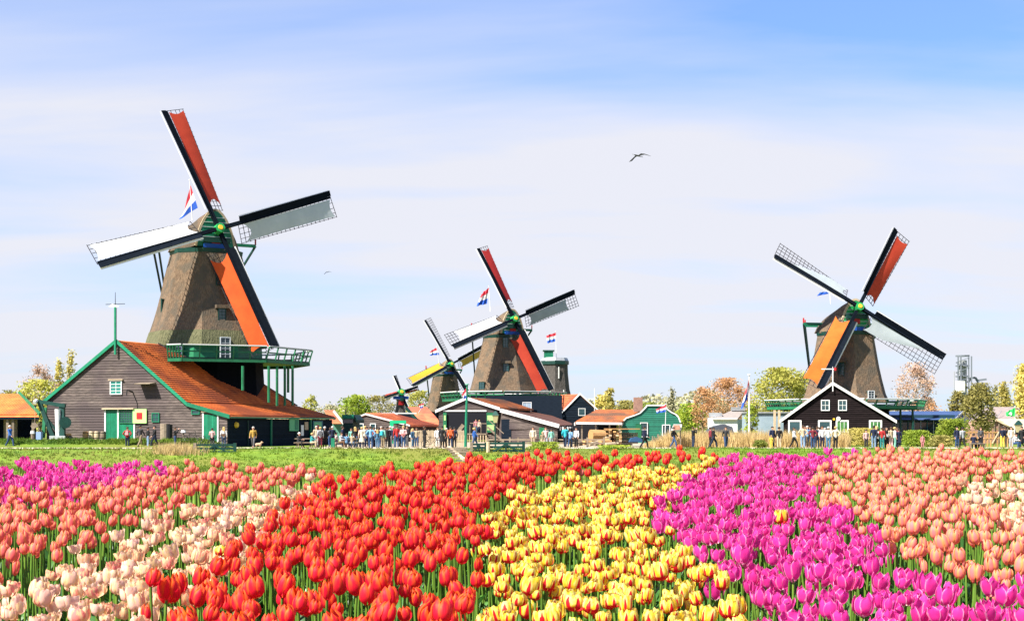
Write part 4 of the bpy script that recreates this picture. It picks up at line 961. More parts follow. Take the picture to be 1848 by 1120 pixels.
MB().box(((xl+xr)/2, 130.2, 1.9), (xr-xl+3, .2, 3.6)).build('back_wall', DARKB, shed)
for px in (14, 24, 60): MB().beam((atx(px, 125.2), 125.2, .4), (atx(px, 125.2), 125.2, ze), .22, .22, (0, 1, 0)).build('post', WOODG, shed)
MB().box((atx(19, 126.5), 126.5, 1.8), (1.2, .1, 2.6)).build('partition', WOODG, shed)
MB().beam((xl, 125, ze-.12), (atx(70, 125), 125, ze-.12), .12, .2).build('eave_beam', DARKB, shed)
# winch frame between shed and barn
wf = thing('timber_winch', 'dark green timber winch frame with a white roller beside the barn', 'winch', (atx(95, 123), 123, .5))
Yw = 123.0
for a, b, w, m_ in (((70, 722), (96, 788), .34, DGREEN), ((63, 723), (118, 732), .3, DGREEN), ((112, 728), (113, 788), .42, DGREEN), ((82, 735), (78, 790), .26, LGREEN), ((80, 748), (112, 790), .18, DGREEN)):
    MB().beam(at(*a, Yw), at(*b, Yw-.01*len(wf.name)-w*.3), w, w, (0, 1, 0)).build('frame_beam', m_, wf)
MB().tube(at(104, 738, Yw-.3), at(105, 790, Yw-.3), .24, .2, 12).build('roller', WHITE, wf)
MB().tube(at(118, 762, Yw-.2), at(118, 762, Yw-.45), .5, .5, 14).build('wheel', DGREEN, wf)
MB().beam(at(90, 789, Yw-.5), at(118, 789, Yw-.5), .3, .3).build('stone_foot', METAL, wf)
MB().tube(at(62, 726, Yw-.6), at(66, 722, Yw-.2), .16, .16).build('white_block', WHITE, wf)
# --- black barn on the right
Ob = Vector((atx(1611, 138), 138, 0)); gl = Vector((-1, 0, 0)); gb = Vector((-.972, .235, 0)).normalized(); sl_ = Vector((.235, .972, 0)).normalized()
def tb(px): k = (px-CX)/F; return (k*Ob.y-Ob.x)/(gb.x-k*gb.y)
def BP(px, py, d=.07): t = tb(px); p = Ob+gb*t; return Vector((p.x, p.y, zat(py, p.y)))-sl_*d
hp = [(0, BP(1611, 758).z), (tb(1503), BP(1503, 693).z), (tb(1414), BP(1414, 757).z)]
bb = gable_house('black_barn', 'black boarded barn with white bargeboards and four framed openings', Ob, gb, sl_, hp, (13, 13, 13), BLACKB, TILEB, WHITE, z0=-.2, step=.2, cat='barn', trimw=.30, over=.45, holes=[])
bn_ = -sl_
RX = Vector((1, 0, 0))
for cx__ in (1489.5, 1520.5): window(bb, BP(cx__, 731), -gb, UP, bn_, .75, .98, WHITE, GLASS, (1, 1))
for x0_, x1_, gm in ((1424, 1445, GLASS), (1478, 1499, GLASS), (1510, 1530, GLASSG), (1570, 1590, GLASSG)):
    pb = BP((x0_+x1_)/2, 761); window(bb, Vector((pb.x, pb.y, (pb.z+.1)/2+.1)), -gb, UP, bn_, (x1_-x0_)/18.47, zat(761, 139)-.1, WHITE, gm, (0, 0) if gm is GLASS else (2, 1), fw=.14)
MB().beam(BP(1503, 706, .32), BP(1503, 668, .32), .08, .08, bn_).build('gable_finial', WHITE, bb)
v3 = BP(1503, 668, .32); wv = thing('weathervane', 'white arrow weathervane with a red tip above the black barn gable', 'weathervane', tuple(v3))
MB().tube(v3, v3+UP*.35, .04, .03).build('rod', WHITE, wv); MB().beam(v3+UP*.12-RX*1.1, v3+UP*.12+RX*.1, .05, .09).build('arrow', WHITE, wv); MB().box(v3+UP*.12+RX*.22, (.22, .08, .3)).build('arrow_tip', REDP, wv)
MB().tube(BP(1505, 756, .02), BP(1505, 756, .3), .12, .12).build('wall_lamp', YELLOW, bb); MB().tube(BP(1513, 755, .02), BP(1513, 755, .25), .2, .2, 10).build('round_sign', WHITE, bb)
for px in (1398, 1406): MB().beam((atx(px, 150), 150, 0), (atx(px, 150), 150, 3.5), .22, .22, (0, 1, 0)).build('stage_post', PALE, M3[0])
for px in (1625, 1647): MB().beam((atx(px, 153), 153, 0), (atx(px, 153), 153, 3.7), .2, .2, (0, 1, 0)).build('stage_post', DGREEN, M3[0])
# --- porch house of the middle windmill
Y7 = 163.0; O7 = Vector((atx(898, Y7), Y7, 0)); s7 = Vector((.33, .944, 0)); 
ph = [(0, zat(737, Y7)), ((898-843)/F*Y7, zat(721, Y7)+.1), ((898-792)/F*Y7, zat(741, Y7))]
X_ = lambda px: (898-px)/F*Y7
porch = gable_house('porch_house', 'grey boarded house with a wide open porch under white bargeboards', O7, gl, s7, ph, (12, 12, 12), BOARD, TILEB, WHITE, z0=.3, step=.2, trimw=.34, over=.35, holes=[(X_(878), X_(803), .2, zat(742, Y7))])
MB().obox(Vector((atx(801, Y7), Y7-.02, 1.0)), RX*((878-801)/F*Y7), (0, -.03, 0), UP*(zat(742, Y7)-1.0)).build('dark_opening', mat('dark_interior', (.006, .007, .012), rough=.9), porch)  # near-black sheet; the shade inside the porch is put into its colour
MB().beam((atx(800, Y7), Y7-.08, zat(741, Y7)), (atx(878, Y7), Y7-.08, zat(741, Y7)), .1, .16).build('lintel', WHITE, porch)
for x0_, x1_ in ((800, 806), (878, 893)):
    d = MB().obox(Vector((atx(x0_, Y7), Y7-.25, 1.1)), RX*((x1_-x0_)/F*Y7), (0, .08, 0), UP*(zat(744, Y7)-1.1)).build('open_door', LGREEN, porch)
    for z_ in (1.35, 2.45): MB().obox(Vector((atx(x0_+1.5, Y7), Y7-.28, z_)), RX*((x1_-x0_-3)/F*Y7), (0, .03, 0), UP*.6).build('door_pane', mat('pale_green_paint', (0, 0, 0)), d)
MB().obox(Vector((atx(800, Y7), Y7-1.9, .85)), RX*(78/F*Y7), (0, 1.8, 0), UP*.14).build('porch_floor', WOODG, porch)
for i in range(16): MB().obox(Vector((atx(803+i*4.9, Y7), Y7-1.86, 0)), RX*.14, (0, .05, 0), UP*.84).build('plank', PALE, porch)
def rail(pa, pb, Y, parent, m_, w=.09):
    MB().beam(at(*pa, Y), at(*pb, Y), w, w).build('hand_rail', m_, parent)
rail((848, 763), (878, 764), Y7-1.8, porch, WOODG)
for px in (848, 858, 868, 878): MB().beam((atx(px, Y7-1.8), Y7-1.8, .9), (atx(px, Y7-1.8), Y7-1.8, 1.95), .07, .07, (0, 1, 0)).build('railing_post', WOODG, porch)
st = thing('wooden_stairs', 'grey wooden stairs going up to the porch door', 'stairs', (atx(895, 159), 159, 0))
for i in range(6): MB().box((atx(884+i*4.2, 159.5), 159.5, .80-i*.15), (.36, 1.6, .06)).build('step', WOODG, st)
for yy_ in (158.7, 160.3): MB().beam(at(880, 770, yy_), at(909, 797, yy_), .07, .22).build('stringer', WOODG, st); MB().beam(at(880, 756, yy_), at(909, 782, yy_), .07, .09).build('hand_rail', WOODG, st)
MB().beam(at(836, 766, 160), at(818, 790, 160), .16, .4).build('leaning_plank', WOODG, tag(thing('plank_chute', 'brown wooden chute leaning against the porch edge', 'chute', tuple(at(827, 790, 160)))))
# dark lean-to of the same mill with striped eave
O8 = Vector((atx(1032, 158), 158, 0)); Y8 = 158
lt = thing('mill_workshop', 'dark workshop wing with scalloped white eave below the middle windmill', 'workshop', tuple(O8))
pr = [at(900, 747-4, 166), at(990, 770-4-20, 166)]
MB().prism([at(905, 741, 160), at(1008, 769, 158), at(1040, 768, 166), at(990, 749, 178), at(932, 738, 178)], (0, 0, .12)).build('roof', TILEK, lt)
MB().beam(at(903, 740, 159.9), at(1009, 768.5, 157.8), .12, .42).build('bargeboard', WHITE, lt)
MB().prism([at(905, 744, 160.2), at(1006, 771, 158.3), Vector((atx(1006, 158.3), 158.3, 0)), Vector((atx(898, 160.3), 160.3, 0))], (.4, 3, 0)).build('wall', BOARD, lt)
z = 0
while z < zat(750, 160):
    lo = 898; 
    zz_ = z+.2; hi = 1006
    # right limit stays, left limit follows the slope of the roof
    pxl = 905 if zz_ < zat(771, 158.3) else None
    if zz_ < zat(771, 158.3): a, b = at(920, 0, 160.0), at(1006, 0, 158.25)
    else:
        t = (zz_-zat(771, 158.3))/(zat(744, 160.2)-zat(771, 158.3)); xr_ = 1006+(905-1006)*t; a, b = at(905, 0, 160.15), at(max(906, xr_), 0, 160.2-1.9*(1-t))
    MB().obox(Vector((a.x, a.y-.05, z)), (b.x-a.x, b.y-a.y, 0), (0, -.05, 0), (0, .02, .205)).build('board', BOARD, lt); z += .21
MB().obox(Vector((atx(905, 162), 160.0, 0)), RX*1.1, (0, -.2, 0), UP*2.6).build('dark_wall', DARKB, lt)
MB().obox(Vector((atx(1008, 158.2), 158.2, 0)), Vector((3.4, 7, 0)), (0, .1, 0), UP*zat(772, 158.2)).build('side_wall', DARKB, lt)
for i in range(8): MB().obox(at(1010+i*4.4, 776.5, 158.0+i*.8), RX*.16, (0, .06, 0), UP*.42).build('eave_scallop', WHITE, lt)
dd_ = MB().obox(at(973, 805, 158.7), RX*.95, (0, -.06, 0), UP*2.1).build('green_door', LGREEN, lt)
window(lt, at(990, 782, 158.4), RX, UP, (0, -1, 0), .8, .8, DGREEN, GLASS, (1, 1))
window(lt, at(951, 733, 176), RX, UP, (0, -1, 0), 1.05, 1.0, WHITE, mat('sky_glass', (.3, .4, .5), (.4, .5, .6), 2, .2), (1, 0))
MB().box((atx(945, 180), 178, 2.8), (9.5, 3, 5.6)).build('tall_back_wall', DARKB, lt)
# --- blue gabled house with tiled roof behind
Yh = 186; Oh = Vector((atx(1078, Yh), Yh, 0)); sh_ = Vector((-.80, .6, 0)); gh = Vector((-.93, -.18, 0)).normalized()
gp = [(0, zat(742, Yh)), (3.0, zat(713, Yh)), (6.0, zat(746, Yh))]
h2 = gable_house('blue_gabled_house', 'blue black gabled house with white scalloped trim and orange roof', Oh, Vector((-1, -.02, 0)), Vector((-.55, .83, 0)), [(0, zat(742, Yh)), ((1078-1045)/F*Yh, zat(712, Yh)), ((1078-1008)/F*Yh, zat(750, Yh))], (11, 11, 11), DARKB, TILER, WHITE, step=.22, over=.25, trimw=.22)
window(h2, at(1050, 743, Yh-.1), RX, UP, (0, -1, 0), .85, .9, WHITE, GLASS, (0, 0))
MB().tube(at(1073, 745, Yh-2), at(1073, 700, Yh-2), .05, .04).beam(at(1060, 719, Yh-2), at(1076, 719, Yh-2), .06, .06).build('mast', WHITE, tag(thing('thin_mast', 'thin white mast with a crossbar beside the blue gabled house', 'mast', tuple(at(1073, 745, Yh-2)))))
# --- long shed with brown tiled roof and the green bell gabled house
Yg = 153
ls = thing('long_shed', 'long open shed with a brown tiled roof over the lumber', 'shed', (atx(1080, Yg), Yg, 0))
pA, pB, pC, pD = at(1077, 741, 162), at(1158, 741, 162), at(1122, 763, 152), at(1038, 763, 152)
MB().prism([pA, pB, pC, pD], (0, .05, .1)).build('roof', TILEB, ls)
v = (pD-pA); v = Vector((0, v.y, v.z)); Lr = v.length; v.normalize(); nn_ = RX.cross(v); nn_ = nn_ if nn_.z > 0 else -nn_
pantiles(Vector((pD.x, pA.y, pA.z))+nn_*.14, RX, v, int(Lr/.32), lambda d: (pA.x-pD.x)*(1-d/Lr), lambda d: (pB.x-pD.x)+(pC.x-pB.x)*d/Lr, TILEB, ls, nrm=nn_)
MB().beam(at(1040, 763, 151.9), at(1122, 764, 151.9), .1, .22).build('eave_board', WHITE, ls)
MB().beam(at(1037, 765, 152), at(1078, 741, 162), .12, .3).build('verge_board', WHITE, ls)
MB().box(((pC.x+pD.x)/2, 160, 1.1), (pC.x-pD.x, .2, 2.2)).build('back_wall', mat('dark_interior', (0, 0, 0)), ls)  # near-black wall, shade under the shed roof painted in
for px in (1050, 1075, 1100, 1118): MB().beam((atx(px, 152.2), 152.2, 0), (atx(px, 152.2), 152.2, zat(764, 152.2)), .16, .16, (0, 1, 0)).build('post', WOODG, ls)
bk = tag(MB().box((atx(1150, 159), 158, zat(730, 159)), (.95, .8, 1.6)).build('chimney', BRICK, ls))
gh_ = thing('green_house', 'green boarded house with a curved white edged bell gable', 'house', (atx(1175, Yg), Yg, 0))
out_ = [(1122, 802), (1122, 768), (1124, 760), (1130, 754), (1145, 749), (1155, 745), (1163, 737), (1168, 731), (1200, 731), (1204, 738), (1212, 744), (1219, 747), (1224, 752), (1228, 762), (1228, 802)]
MB().prism([at(x, y, Yg) for x, y in out_], (.6, 7, 0)).build('gable_wall', DGREEN, gh_)
gg = at(1122, 0, Yg)
for (x0_, y0_), (x1_, y1_) in list(zip(out_, out_[1:]))[1:-1]: MB().beam(at(x0_, y0_, Yg-.08), at(x1_, y1_, Yg-.08), .12, .2, (0, 1, 0)).build('gable_trim', WHITE, gh_)
zz = -.0
while zz < zat(733, Yg):
    yq = HZ-(zz+.11-CAMH)*F/Yg; xs_ = []
    for (xa, ya), (xb, yb) in zip(out_, out_[1:]):
        if (ya-yq)*(yb-yq) <= 0 and ya != yb: xs_.append(xa+(xb-xa)*(yq-ya)/(yb-ya))
    if len(xs_) >= 2: MB().obox(Vector((atx(min(xs_)+.6, Yg), Yg-.005, zz)), RX*(atx(max(xs_)-.6, Yg)-atx(min(xs_)+.6, Yg)), (0, -.06, 0), (0, .04, .21)).build('board', mat('green_board', (.010, .12, .075), (.014, .16, .10), 2, .6), gh_)
    zz += .21
window(gh_, at(1162, 775, Yg-.08), RX, UP, (0, -1, 0), .75, 1.5, WHITE, GLASS, (0, 1)); window(gh_, at(1202, 776, Yg-.08), RX, UP, (0, -1, 0), .8, 1.15, WHITE, GLASS, (0, 0))
MB().obox(at(1147, 790, Yg-.15), RX*.62, (0, -.05, 0), UP*1.5).build('open_door', LGREEN, gh_)
# --- small houses left of the middle
Yq = 165
sm = gable_house('small_brown_house', 'small brown boarded gable house with white bargeboards behind the crowd', Vector((atx(738, Yq), Yq, 0)), gl, Vector((.45, .89, 0)), [(0, zat(769, Yq)), ((738-661)/F*Yq, zat(749, Yq)), ((738-633)/F*Yq, zat(760, Yq))], (7, 7, 7), BOARD, TILER, WHITE, step=.22, over=.2, trimw=.2)
for px in (651, 673): window(sm, at(px, 770, Yq-.1), RX, UP, (0, -1, 0), .6, .75, WHITE, GLASS, (0, 0))
o = thing('orange_roofed_shed', 'low shed with an orange tiled roof and white verge, left of the red curved roof', 'shed', (atx(710, 176), 176, 0))
pA, pB, pC, pD = at(660, 747, 182), at(712, 747, 182), at(749, 765, 174), at(690, 765, 174)
MB().prism([pA, pB, pC, pD], (0, .05, .1)).build('roof', TILER, o); MB().beam(at(711, 746, 181.9), at(750, 765, 173.9), .12, .22).build('verge_board', WHITE, o); MB().box((atx(722, 176), 177, .8), (4, 3, 1.6)).build('wall', DARKB, o)
v = Vector((0, pD.y-pA.y, pD.z-pA.z)); Lr = v.length; v.normalize(); nn_ = RX.cross(v); nn_ = nn_ if nn_.z > 0 else -nn_
pantiles(pA+nn_*.14, RX, v, int(Lr/.32), lambda d: 0, lambda d: (pB.x-pA.x)+(pC.x-pB.x)*d/Lr, TILER, o, nrm=nn_)
o = thing('red_curved_roof_house', 'house with a big red roof and dark green curved eave under the tiny windmill', 'house', (atx(765, 185), 185, 0))
MB().prism([at(735, 735, 192), at(770, 735, 192), at(790, 757, 186), at(796, 772, 184), at(770, 770, 184), at(752, 758, 186)], (0, .1, .1)).build('roof', TILER, o)
for a, b in (((733, 735), (752, 757)), ((752, 757), (770, 766)), ((770, 766), (792, 771))): MB().beam(at(*a, 183.9), at(*b, 183.9), .3, .4).build('curved_verge', DGREEN, o)
MB().prism([at(718, 745, 186), at(740, 745, 186), at(755, 760, 186), at(790, 773, 186), at(790, 790, 186), at(718, 790, 186)], (0, .3, 0)).build('wall', DARKB, o)
MB().beam(at(690, 745, 183), at(752, 745.5, 183), .12, .14).build('white_boom', WHITE, tag(thing('flat_boom', 'white horizontal boom on a dark post above the small sheds', 'boom', tuple(at(697, 790, 183)))))
MB().beam(at(697, 790, 183.1), at(697, 745, 183.1), .16, .16, (0, 1, 0)).build('post', BLACKM, bpy.data.objects['flat_boom'])
o = thing('red_roofed_house', 'far house with a steep red roof just right of the barn end', 'house', (atx(606, 185), 185, 0))
MB().prism([at(585, 741, 190), at(604, 741, 190), at(620, 764, 184), at(600, 764, 184)], (0, .1, .1)).build('roof', TILER, o); MB().beam(at(602, 741, 183.9), at(621, 765, 183.9), .14, .3).build('verge_board', WHITE, o)
MB().prism([at(600, 752, 187), at(606, 752, 187), at(618, 766, 187), at(618, 795, 187), at(600, 795, 187)], (0, 2, 0)).build('wall', mat('grey_green_paint', (.10, .26, .20), rough=.6), o)
o = thing('green_kiosk', 'small kiosk with a bright green roof board and hatch behind the seated crowd', 'kiosk', (atx(630, 150), 150, 0))
MB().obox(at(617, 806, 150)+UP*0, RX*1.2, (.8, 2, 0), UP*0.01).build('floor', WOODG, o)
MB().prism([Vector((atx(619, 150), 150, 0)), Vector((atx(637, 150), 150, 0)), Vector((atx(637, 150), 150, zat(755, 150))), Vector((atx(619, 150), 150, zat(755, 150)))], (.5, 2, 0)).build('wall', DGREEN, o)
MB().obox(at(617, 755, 149.8), RX*(21/F*150), (0, .3, 0), UP*.42).build('roof_board', GREEN, o); MB().obox(at(618, 763, 149.9), RX*(19/F*150), (0, .05, 0), UP*.42).build('sign_band', mat('taupe', (.25, .2, .18)), o)
MB().prism([at(638, 748, 150), at(645, 757, 150), at(645, 763, 150), at(638, 755, 150)], (.5, 2, 0)).build('side_roof', DGREEN, o); MB().tube(at(624, 748, 151), at(624, 738, 151), .07, .07).build('flue', BLACKM, o)
o = thing('green_arch', 'bright green inflated looking arch frame above the crowd', 'arch', (atx(718, 140), 140, 0))
MB().beam(at(707, 800, 140), at(707, 759, 140), .35, .35, (0, 1, 0)).build('post', mat('bright_arch', (.01, .42, .18), rough=.4), o); MB().beam(at(704.5, 761, 140), at(733, 761, 140), .36, .3).build('top_beam', mat('bright_arch', (0, 0, 0)), o); MB().beam(at(731, 800, 140.2), at(731, 763, 140.2), .14, .14, (0, 1, 0)).build('post', DGREEN, o)
# --- right background buildings
o = thing('blue_roofed_building', 'long blue black glazed building with a blue roof behind the right bushes', 'building', (atx(1680, 165), 165, 0))
MB().prism([at(1600, 743, 172), at(1739, 743, 172), at(1722, 757, 164), at(1600, 757, 164)], (0, .1, .1)).build('roof', SLATE, o)
MB().prism([at(1739, 742, 172), at(1722, 758, 164), Vector((atx(1722, 164), 164, 0)), at(1752, 790, 168), at(1752, 765, 168)], (.3, 1, 0)).build('gable_wall', mat('slate_wall', (.05, .06, .09), rough=.7), o)
MB().beam(at(1738, 743, 171.9), at(1722, 758, 163.9), .1, .22).build('verge_board', METAL, o)
MB().box((atx(1661, 165), 165.2, zat(773, 165)), (8, .3, 3.2)).build('wall', mat('dark_teal_wall', (.015, .05, .075), rough=.5), o)
for i in range(11): MB().box((atx(1604+i*11.5, 165), 164.98, 1.2), (.09, .08, 2.6)).build('mullion', METAL if i % 3 else mat('teal_trim', (.08, .2, .22)), o)
for i in range(10): MB().box((atx(1609.7+i*11.5, 165), 165.02, 1.3), (.55, .04, 1.9)).build('pane', GLASS, o)
o = thing('brown_gabled_barn', 'low brown timber barn with pale verge boards at the right edge', 'barn', (atx(1815, 150), 150, 0))
gpx = [(1766, 774), (1798, 757), (1832, 774)]
MB().prism([at(1768, 774, 150), at(1798, 758, 150), at(1831, 774, 150), Vector((atx(1831, 150), 150, 0)), Vector((atx(1768, 150), 150, 0))], (0, 8, 0)).build('gable_wall', BRICK, o)
for a, b in zip(gpx, gpx[1:]): MB().beam(at(*a, 149.8), at(*b, 149.8), .12, .22).build('bargeboard', PALE, o)
MB().prism([at(1798, 757, 149.8), at(1900, 757, 149.8), at(1900, 773, 149.6), at(1832, 774, 149.6)], (0, 8, .1)).build('roof', mat('cream_roof', (.5, .42, .30), (.58, .5, .38), 3), o)
for i in range(5): MB().box((atx(1786+i*8, 150), 149.9, 1.2), (.1, .1, 2.2)).build('stud', WOODG, o)
MB().box((atx(1862, 150), 151, .8), (3.6, 2, 1.6)).build('dark_wall', DARKB, o)
o = thing('grey_hall', 'wide hall with a dull brown roof behind the brown barn', 'hall', (atx(1810, 175), 175, 0))
MB().prism([at(1755, 736, 183), at(1900, 736, 183), at(1900, 763, 172), at(1735, 763, 172)], (0, .1, .15)).build('roof', mat('dull_roof', (.19, .15, .14), (.27, .22, .2), 1.5, .9), o)
MB().box((atx(1815, 174), 176, .8), (11, 3, 1.9)).build('wall', mat('dusty_wall', (.22, .2, .18)), o)
for a, b in (((1795, 740), (1782, 758)), ((1808, 740), (1795, 758))): MB().beam(at(*a, 176.2), at(*b, 173.2), .05, .05).build('roof_rail', METAL, o)
o = thing('pale_flat_roof_hall', 'far low building with a pale flat roof under the poplars', 'hall', (atx(1822, 230), 230, 0))
MB().box((atx(1822, 230), 232, zat(733, 230)), (6.5, 6, 1.3)).build('wall', METAL, o); MB().box((atx(1822, 230), 231.8, zat(726, 230)), (6.9, 6.6, .2)).build('flat_roof', WHITE, o)
o = thing('white_building', 'white walled building with a grey brown roof behind the reeds', 'building', (atx(1305, 185), 185, 0))
MB().box((atx(1308, 185), 187, zat(767, 185)), (3.3, 4, 1.9)).build('wall', WHITE, o); MB().prism([Vector((atx(1330, 185), 185, 0)), at(1330, 757, 185), at(1344, 755, 190), Vector((atx(1344, 190), 190, 0))], (.02, .1, 0)).build('side_wall', mat('pale_blue_wall', (.42, .5, .62)), o)
MB().prism([at(1285, 757, 184.7), at(1331, 757, 184.7), at(1344, 741, 191), at(1322, 741, 191)], (0, .1, .1)).build('roof', mat('grey_roof', (.28, .24, .22), (.36, .31, .28), 2), o)
MB().box(at(1291, 748.5, 187), (1.6, 1, .6)).build('roof_box', METAL, o); MB().box(at(1332, 737.5, 190.5), (1.8, 1, .5)).build('roof_box', METAL, o); MB().box(at(1284, 762, 186), (.9, 1, 1.2)).build('side_wing', WHITE, o)
o = thing('grey_blue_shed', 'pale blue grey shed seen through the trees left of the black barn', 'shed', (atx(1385, 170), 170, 0))
MB().box((atx(1383, 170), 171, zat(766, 170)), (5, 3, 2.8)).build('wall', mat('pale_blue_grey', (.25, .34, .40), (.33, .42, .48), 1.5), o); MB().box((atx(1383, 170), 171, zat(744, 170)), (5.3, 3.4, .15)).build('roof', METAL, o)
o = thing('stacked_planks', 'dark tarpaulin covered stack behind the reeds', 'stack', (atx(1308, 150), 150, 0))
MB().prism([at(1275, 786, 150), at(1280, 776, 150), at(1292, 768, 150), at(1308, 765, 150), at(1322, 770, 150), at(1326, 786, 150)], (0, 2.5, 0)).build('tarpaulin', mat('tarp', (.06, .07, .09)), o)
# factory tower
Yf = 330; o = thing('factory_tower', 'distant grey steel factory tower with platforms, pipes and a curved duct', 'factory', (atx(1738, Yf), Yf, 0))
K = F/Yf
MB().tube((atx(1737, Yf), Yf, 0), (atx(1737, Yf), Yf, zat(650, Yf)), 7.5/K, 7.5/K, 14).build('silo', METAL, o)
for y_ in (643, 661, 680, 700): MB().tube((atx(1737, Yf), Yf, zat(y_, Yf)), (atx(1737, Yf), Yf, zat(y_, Yf)+.3), 12.5/K, 12.5/K, 12).build('platform', mat('steel_dark', (.16, .18, .21)), o)
for dx in (-12, -7, 7, 12): MB().beam((atx(1737+dx, Yf), Yf-1.7, 0), (atx(1737+dx, Yf), Yf-1.7, zat(643, Yf)), .26, .26, (0, 1, 0)).build('column', mat('steel_dark', (.16, .18, .21)), o)
for i in range(9):
    y_ = 645+i*9; s_ = 1 if i % 2 else -1; MB().beam(at(1737-12*s_, y_, Yf-1.8), at(1737+12*s_, y_+9, Yf-1.8), .14, .14).build('brace', mat('steel_dark', (0, 0, 0)), o)
MB().box((atx(1728, Yf), Yf-2, zat(698, Yf)), (1.9, 1, 2.6)).build('stair_box', WHITE, o)
for a, b in (((1747, 690), (1752, 682)), ((1752, 682), (1760, 681)), ((1760, 681), (1766, 690)), ((1766, 686), (1780, 684)), ((1763, 692), (1778, 692))): MB().beam(at(*a, Yf), at(*b, Yf), .45, .45).build('duct', mat('steel_dark', (0, 0, 0)), o)
MB().tube(at(1722, 712, Yf), at(1722, 670, Yf), .1, .1).build('ladder_pole', METAL, o)
# ------------------------------------------------------------------ people
def capsules(segs, voxel, name):
    """union of tapered limbs, remeshed into one continuous surface; segs: (p, q, r0, r1)"""
    m = MB()
    for p, q, r0, r1 in segs:
        p, q = Vector(p), Vector(q); d = q-p; Ln = d.length
        if Ln < 1e-5: d = Vector((0, 0, 1)); Ln = 1e-5
        d = d.normalized(); a = d.cross(Vector((0, 1, .01))).normalized(); b = d.cross(a); rings = []
        for t, s in [(-.98, .2), (-.75, .66), (-.35, .94)]: rings.append([p+d*(t*r0)+(a*math.cos(2*math.pi*k/10)+b*math.sin(2*math.pi*k/10))*r0*s for k in range(10)])
        for t in (0, .5, 1): rings.append([p+d*Ln*t+(a*math.cos(2*math.pi*k/10)+b*math.sin(2*math.pi*k/10))*(r0+(r1-r0)*t) for k in range(10)])
        for t, s in [(.35, .94), (.75, .66), (.98, .2)]: rings.append([q+d*(t*r1)+(a*math.cos(2*math.pi*k/10)+b*math.sin(2*math.pi*k/10))*r1*s for k in range(10)])
        m.loft(rings)
    o = m.build('tmp', None); md = o.modifiers.new('r', 'REMESH'); md.mode = 'VOXEL'; md.voxel_size = voxel; md.use_smooth_shade = True
    dg = bpy.context.evaluated_depsgraph_get(); me = bpy.data.meshes.new_from_object(o.evaluated_get(dg)); me.name = name
    bpy.data.objects.remove(o); return me
def pose(k):
    """joints for a standing, walking or sitting body facing -Y; z up, feet at 0"""
    J = dict(pel=(0, 0, .93), sp=(0, -.005, 1.15), ch=(0, 0, 1.36), nk=(0, 0, 1.49), hd=(0, -.015, 1.62), ht=(0, -.005, 1.69))
    for s, n in ((-1, 'L'), (1, 'R')):
        J['hip'+n] = (s*.09, 0, .91); J['kn'+n] = (s*.10, -.02, .50); J['an'+n] = (s*.10, .02, .09); J['to'+n] = (s*.12, -.14, .035)
        J['sh'+n] = (s*.18, .01, 1.41); J['el'+n] = (s*.24, .03, 1.14); J['wr'+n] = (s*.235, -.05, .90)
    if k in ('walk', 'walk2'):
        f = 1 if k == 'walk' else -1
        for s, n in ((-1, 'L'), (1, 'R')):
            d = f*s; J['kn'+n] = (s*.09, -.16*d-.05, .51); J['an'+n] = (s*.09, -.27*d+(.06 if d < 0 else 0), .10+(.05 if d < 0 else 0)); J['to'+n] = (s*.10, J['an'+n][1]-.15, .04)
            J['el'+n] = (s*.23, .12*d, 1.15); J['wr'+n] = (s*.22, .16*d-.12, .95)
        J['pel'] = (0, 0, .90)
    if k == 'camera':
        for s, n in ((-1, 'L'), (1, 'R')): J['el'+n] = (s*.24, -.16, 1.27); J['wr'+n] = (s*.09, -.27, 1.55)
    if k == 'fold':
        for s, n in ((-1, 'L'), (1, 'R')): J['el'+n] = (s*.25, -.02, 1.15); J['wr'+n] = (s*.05, -.20, 1.12)
    if k == 'hips':
        for s, n in ((-1, 'L'), (1, 'R')): J['el'+n] = (s*.34, .08, 1.18); J['wr'+n] = (s*.19, .0, 1.0)
    if k in ('sit', 'ride'):
        z = -.46 if k == 'sit' else -.02
        for q in ('pel', 'sp', 'ch', 'nk', 'hd', 'ht', 'shL', 'shR'): p = J[q]; J[q] = (p[0], p[1]-(.10*(p[2]-.9) if k == 'sit' else .32*(p[2]-.9)), p[2]+z)
        for s, n in ((-1, 'L'), (1, 'R')):
            J['hip'+n] = (s*.09, 0, .91+z)
            if k == 'sit': J['kn'+n] = (s*.12, -.42, .50); J['an'+n] = (s*.12, -.40, .09); J['to'+n] = (s*.12, -.55, .035); J['el'+n] = (s*.23, -.16, .74); J['wr'+n] = (s*.12, -.38, .70)
            else: J['kn'+n] = (s*.11, -.32, .62-.1*s); J['an'+n] = (s*.11, -.10-.1*s, .30-.12*s); J['to'+n] = (s*.11, -.26-.1*s, .24-.12*s); J['el'+n] = (s*.24, -.34, 1.14); J['wr'+n] = (s*.22, -.56, 1.02)
    return J
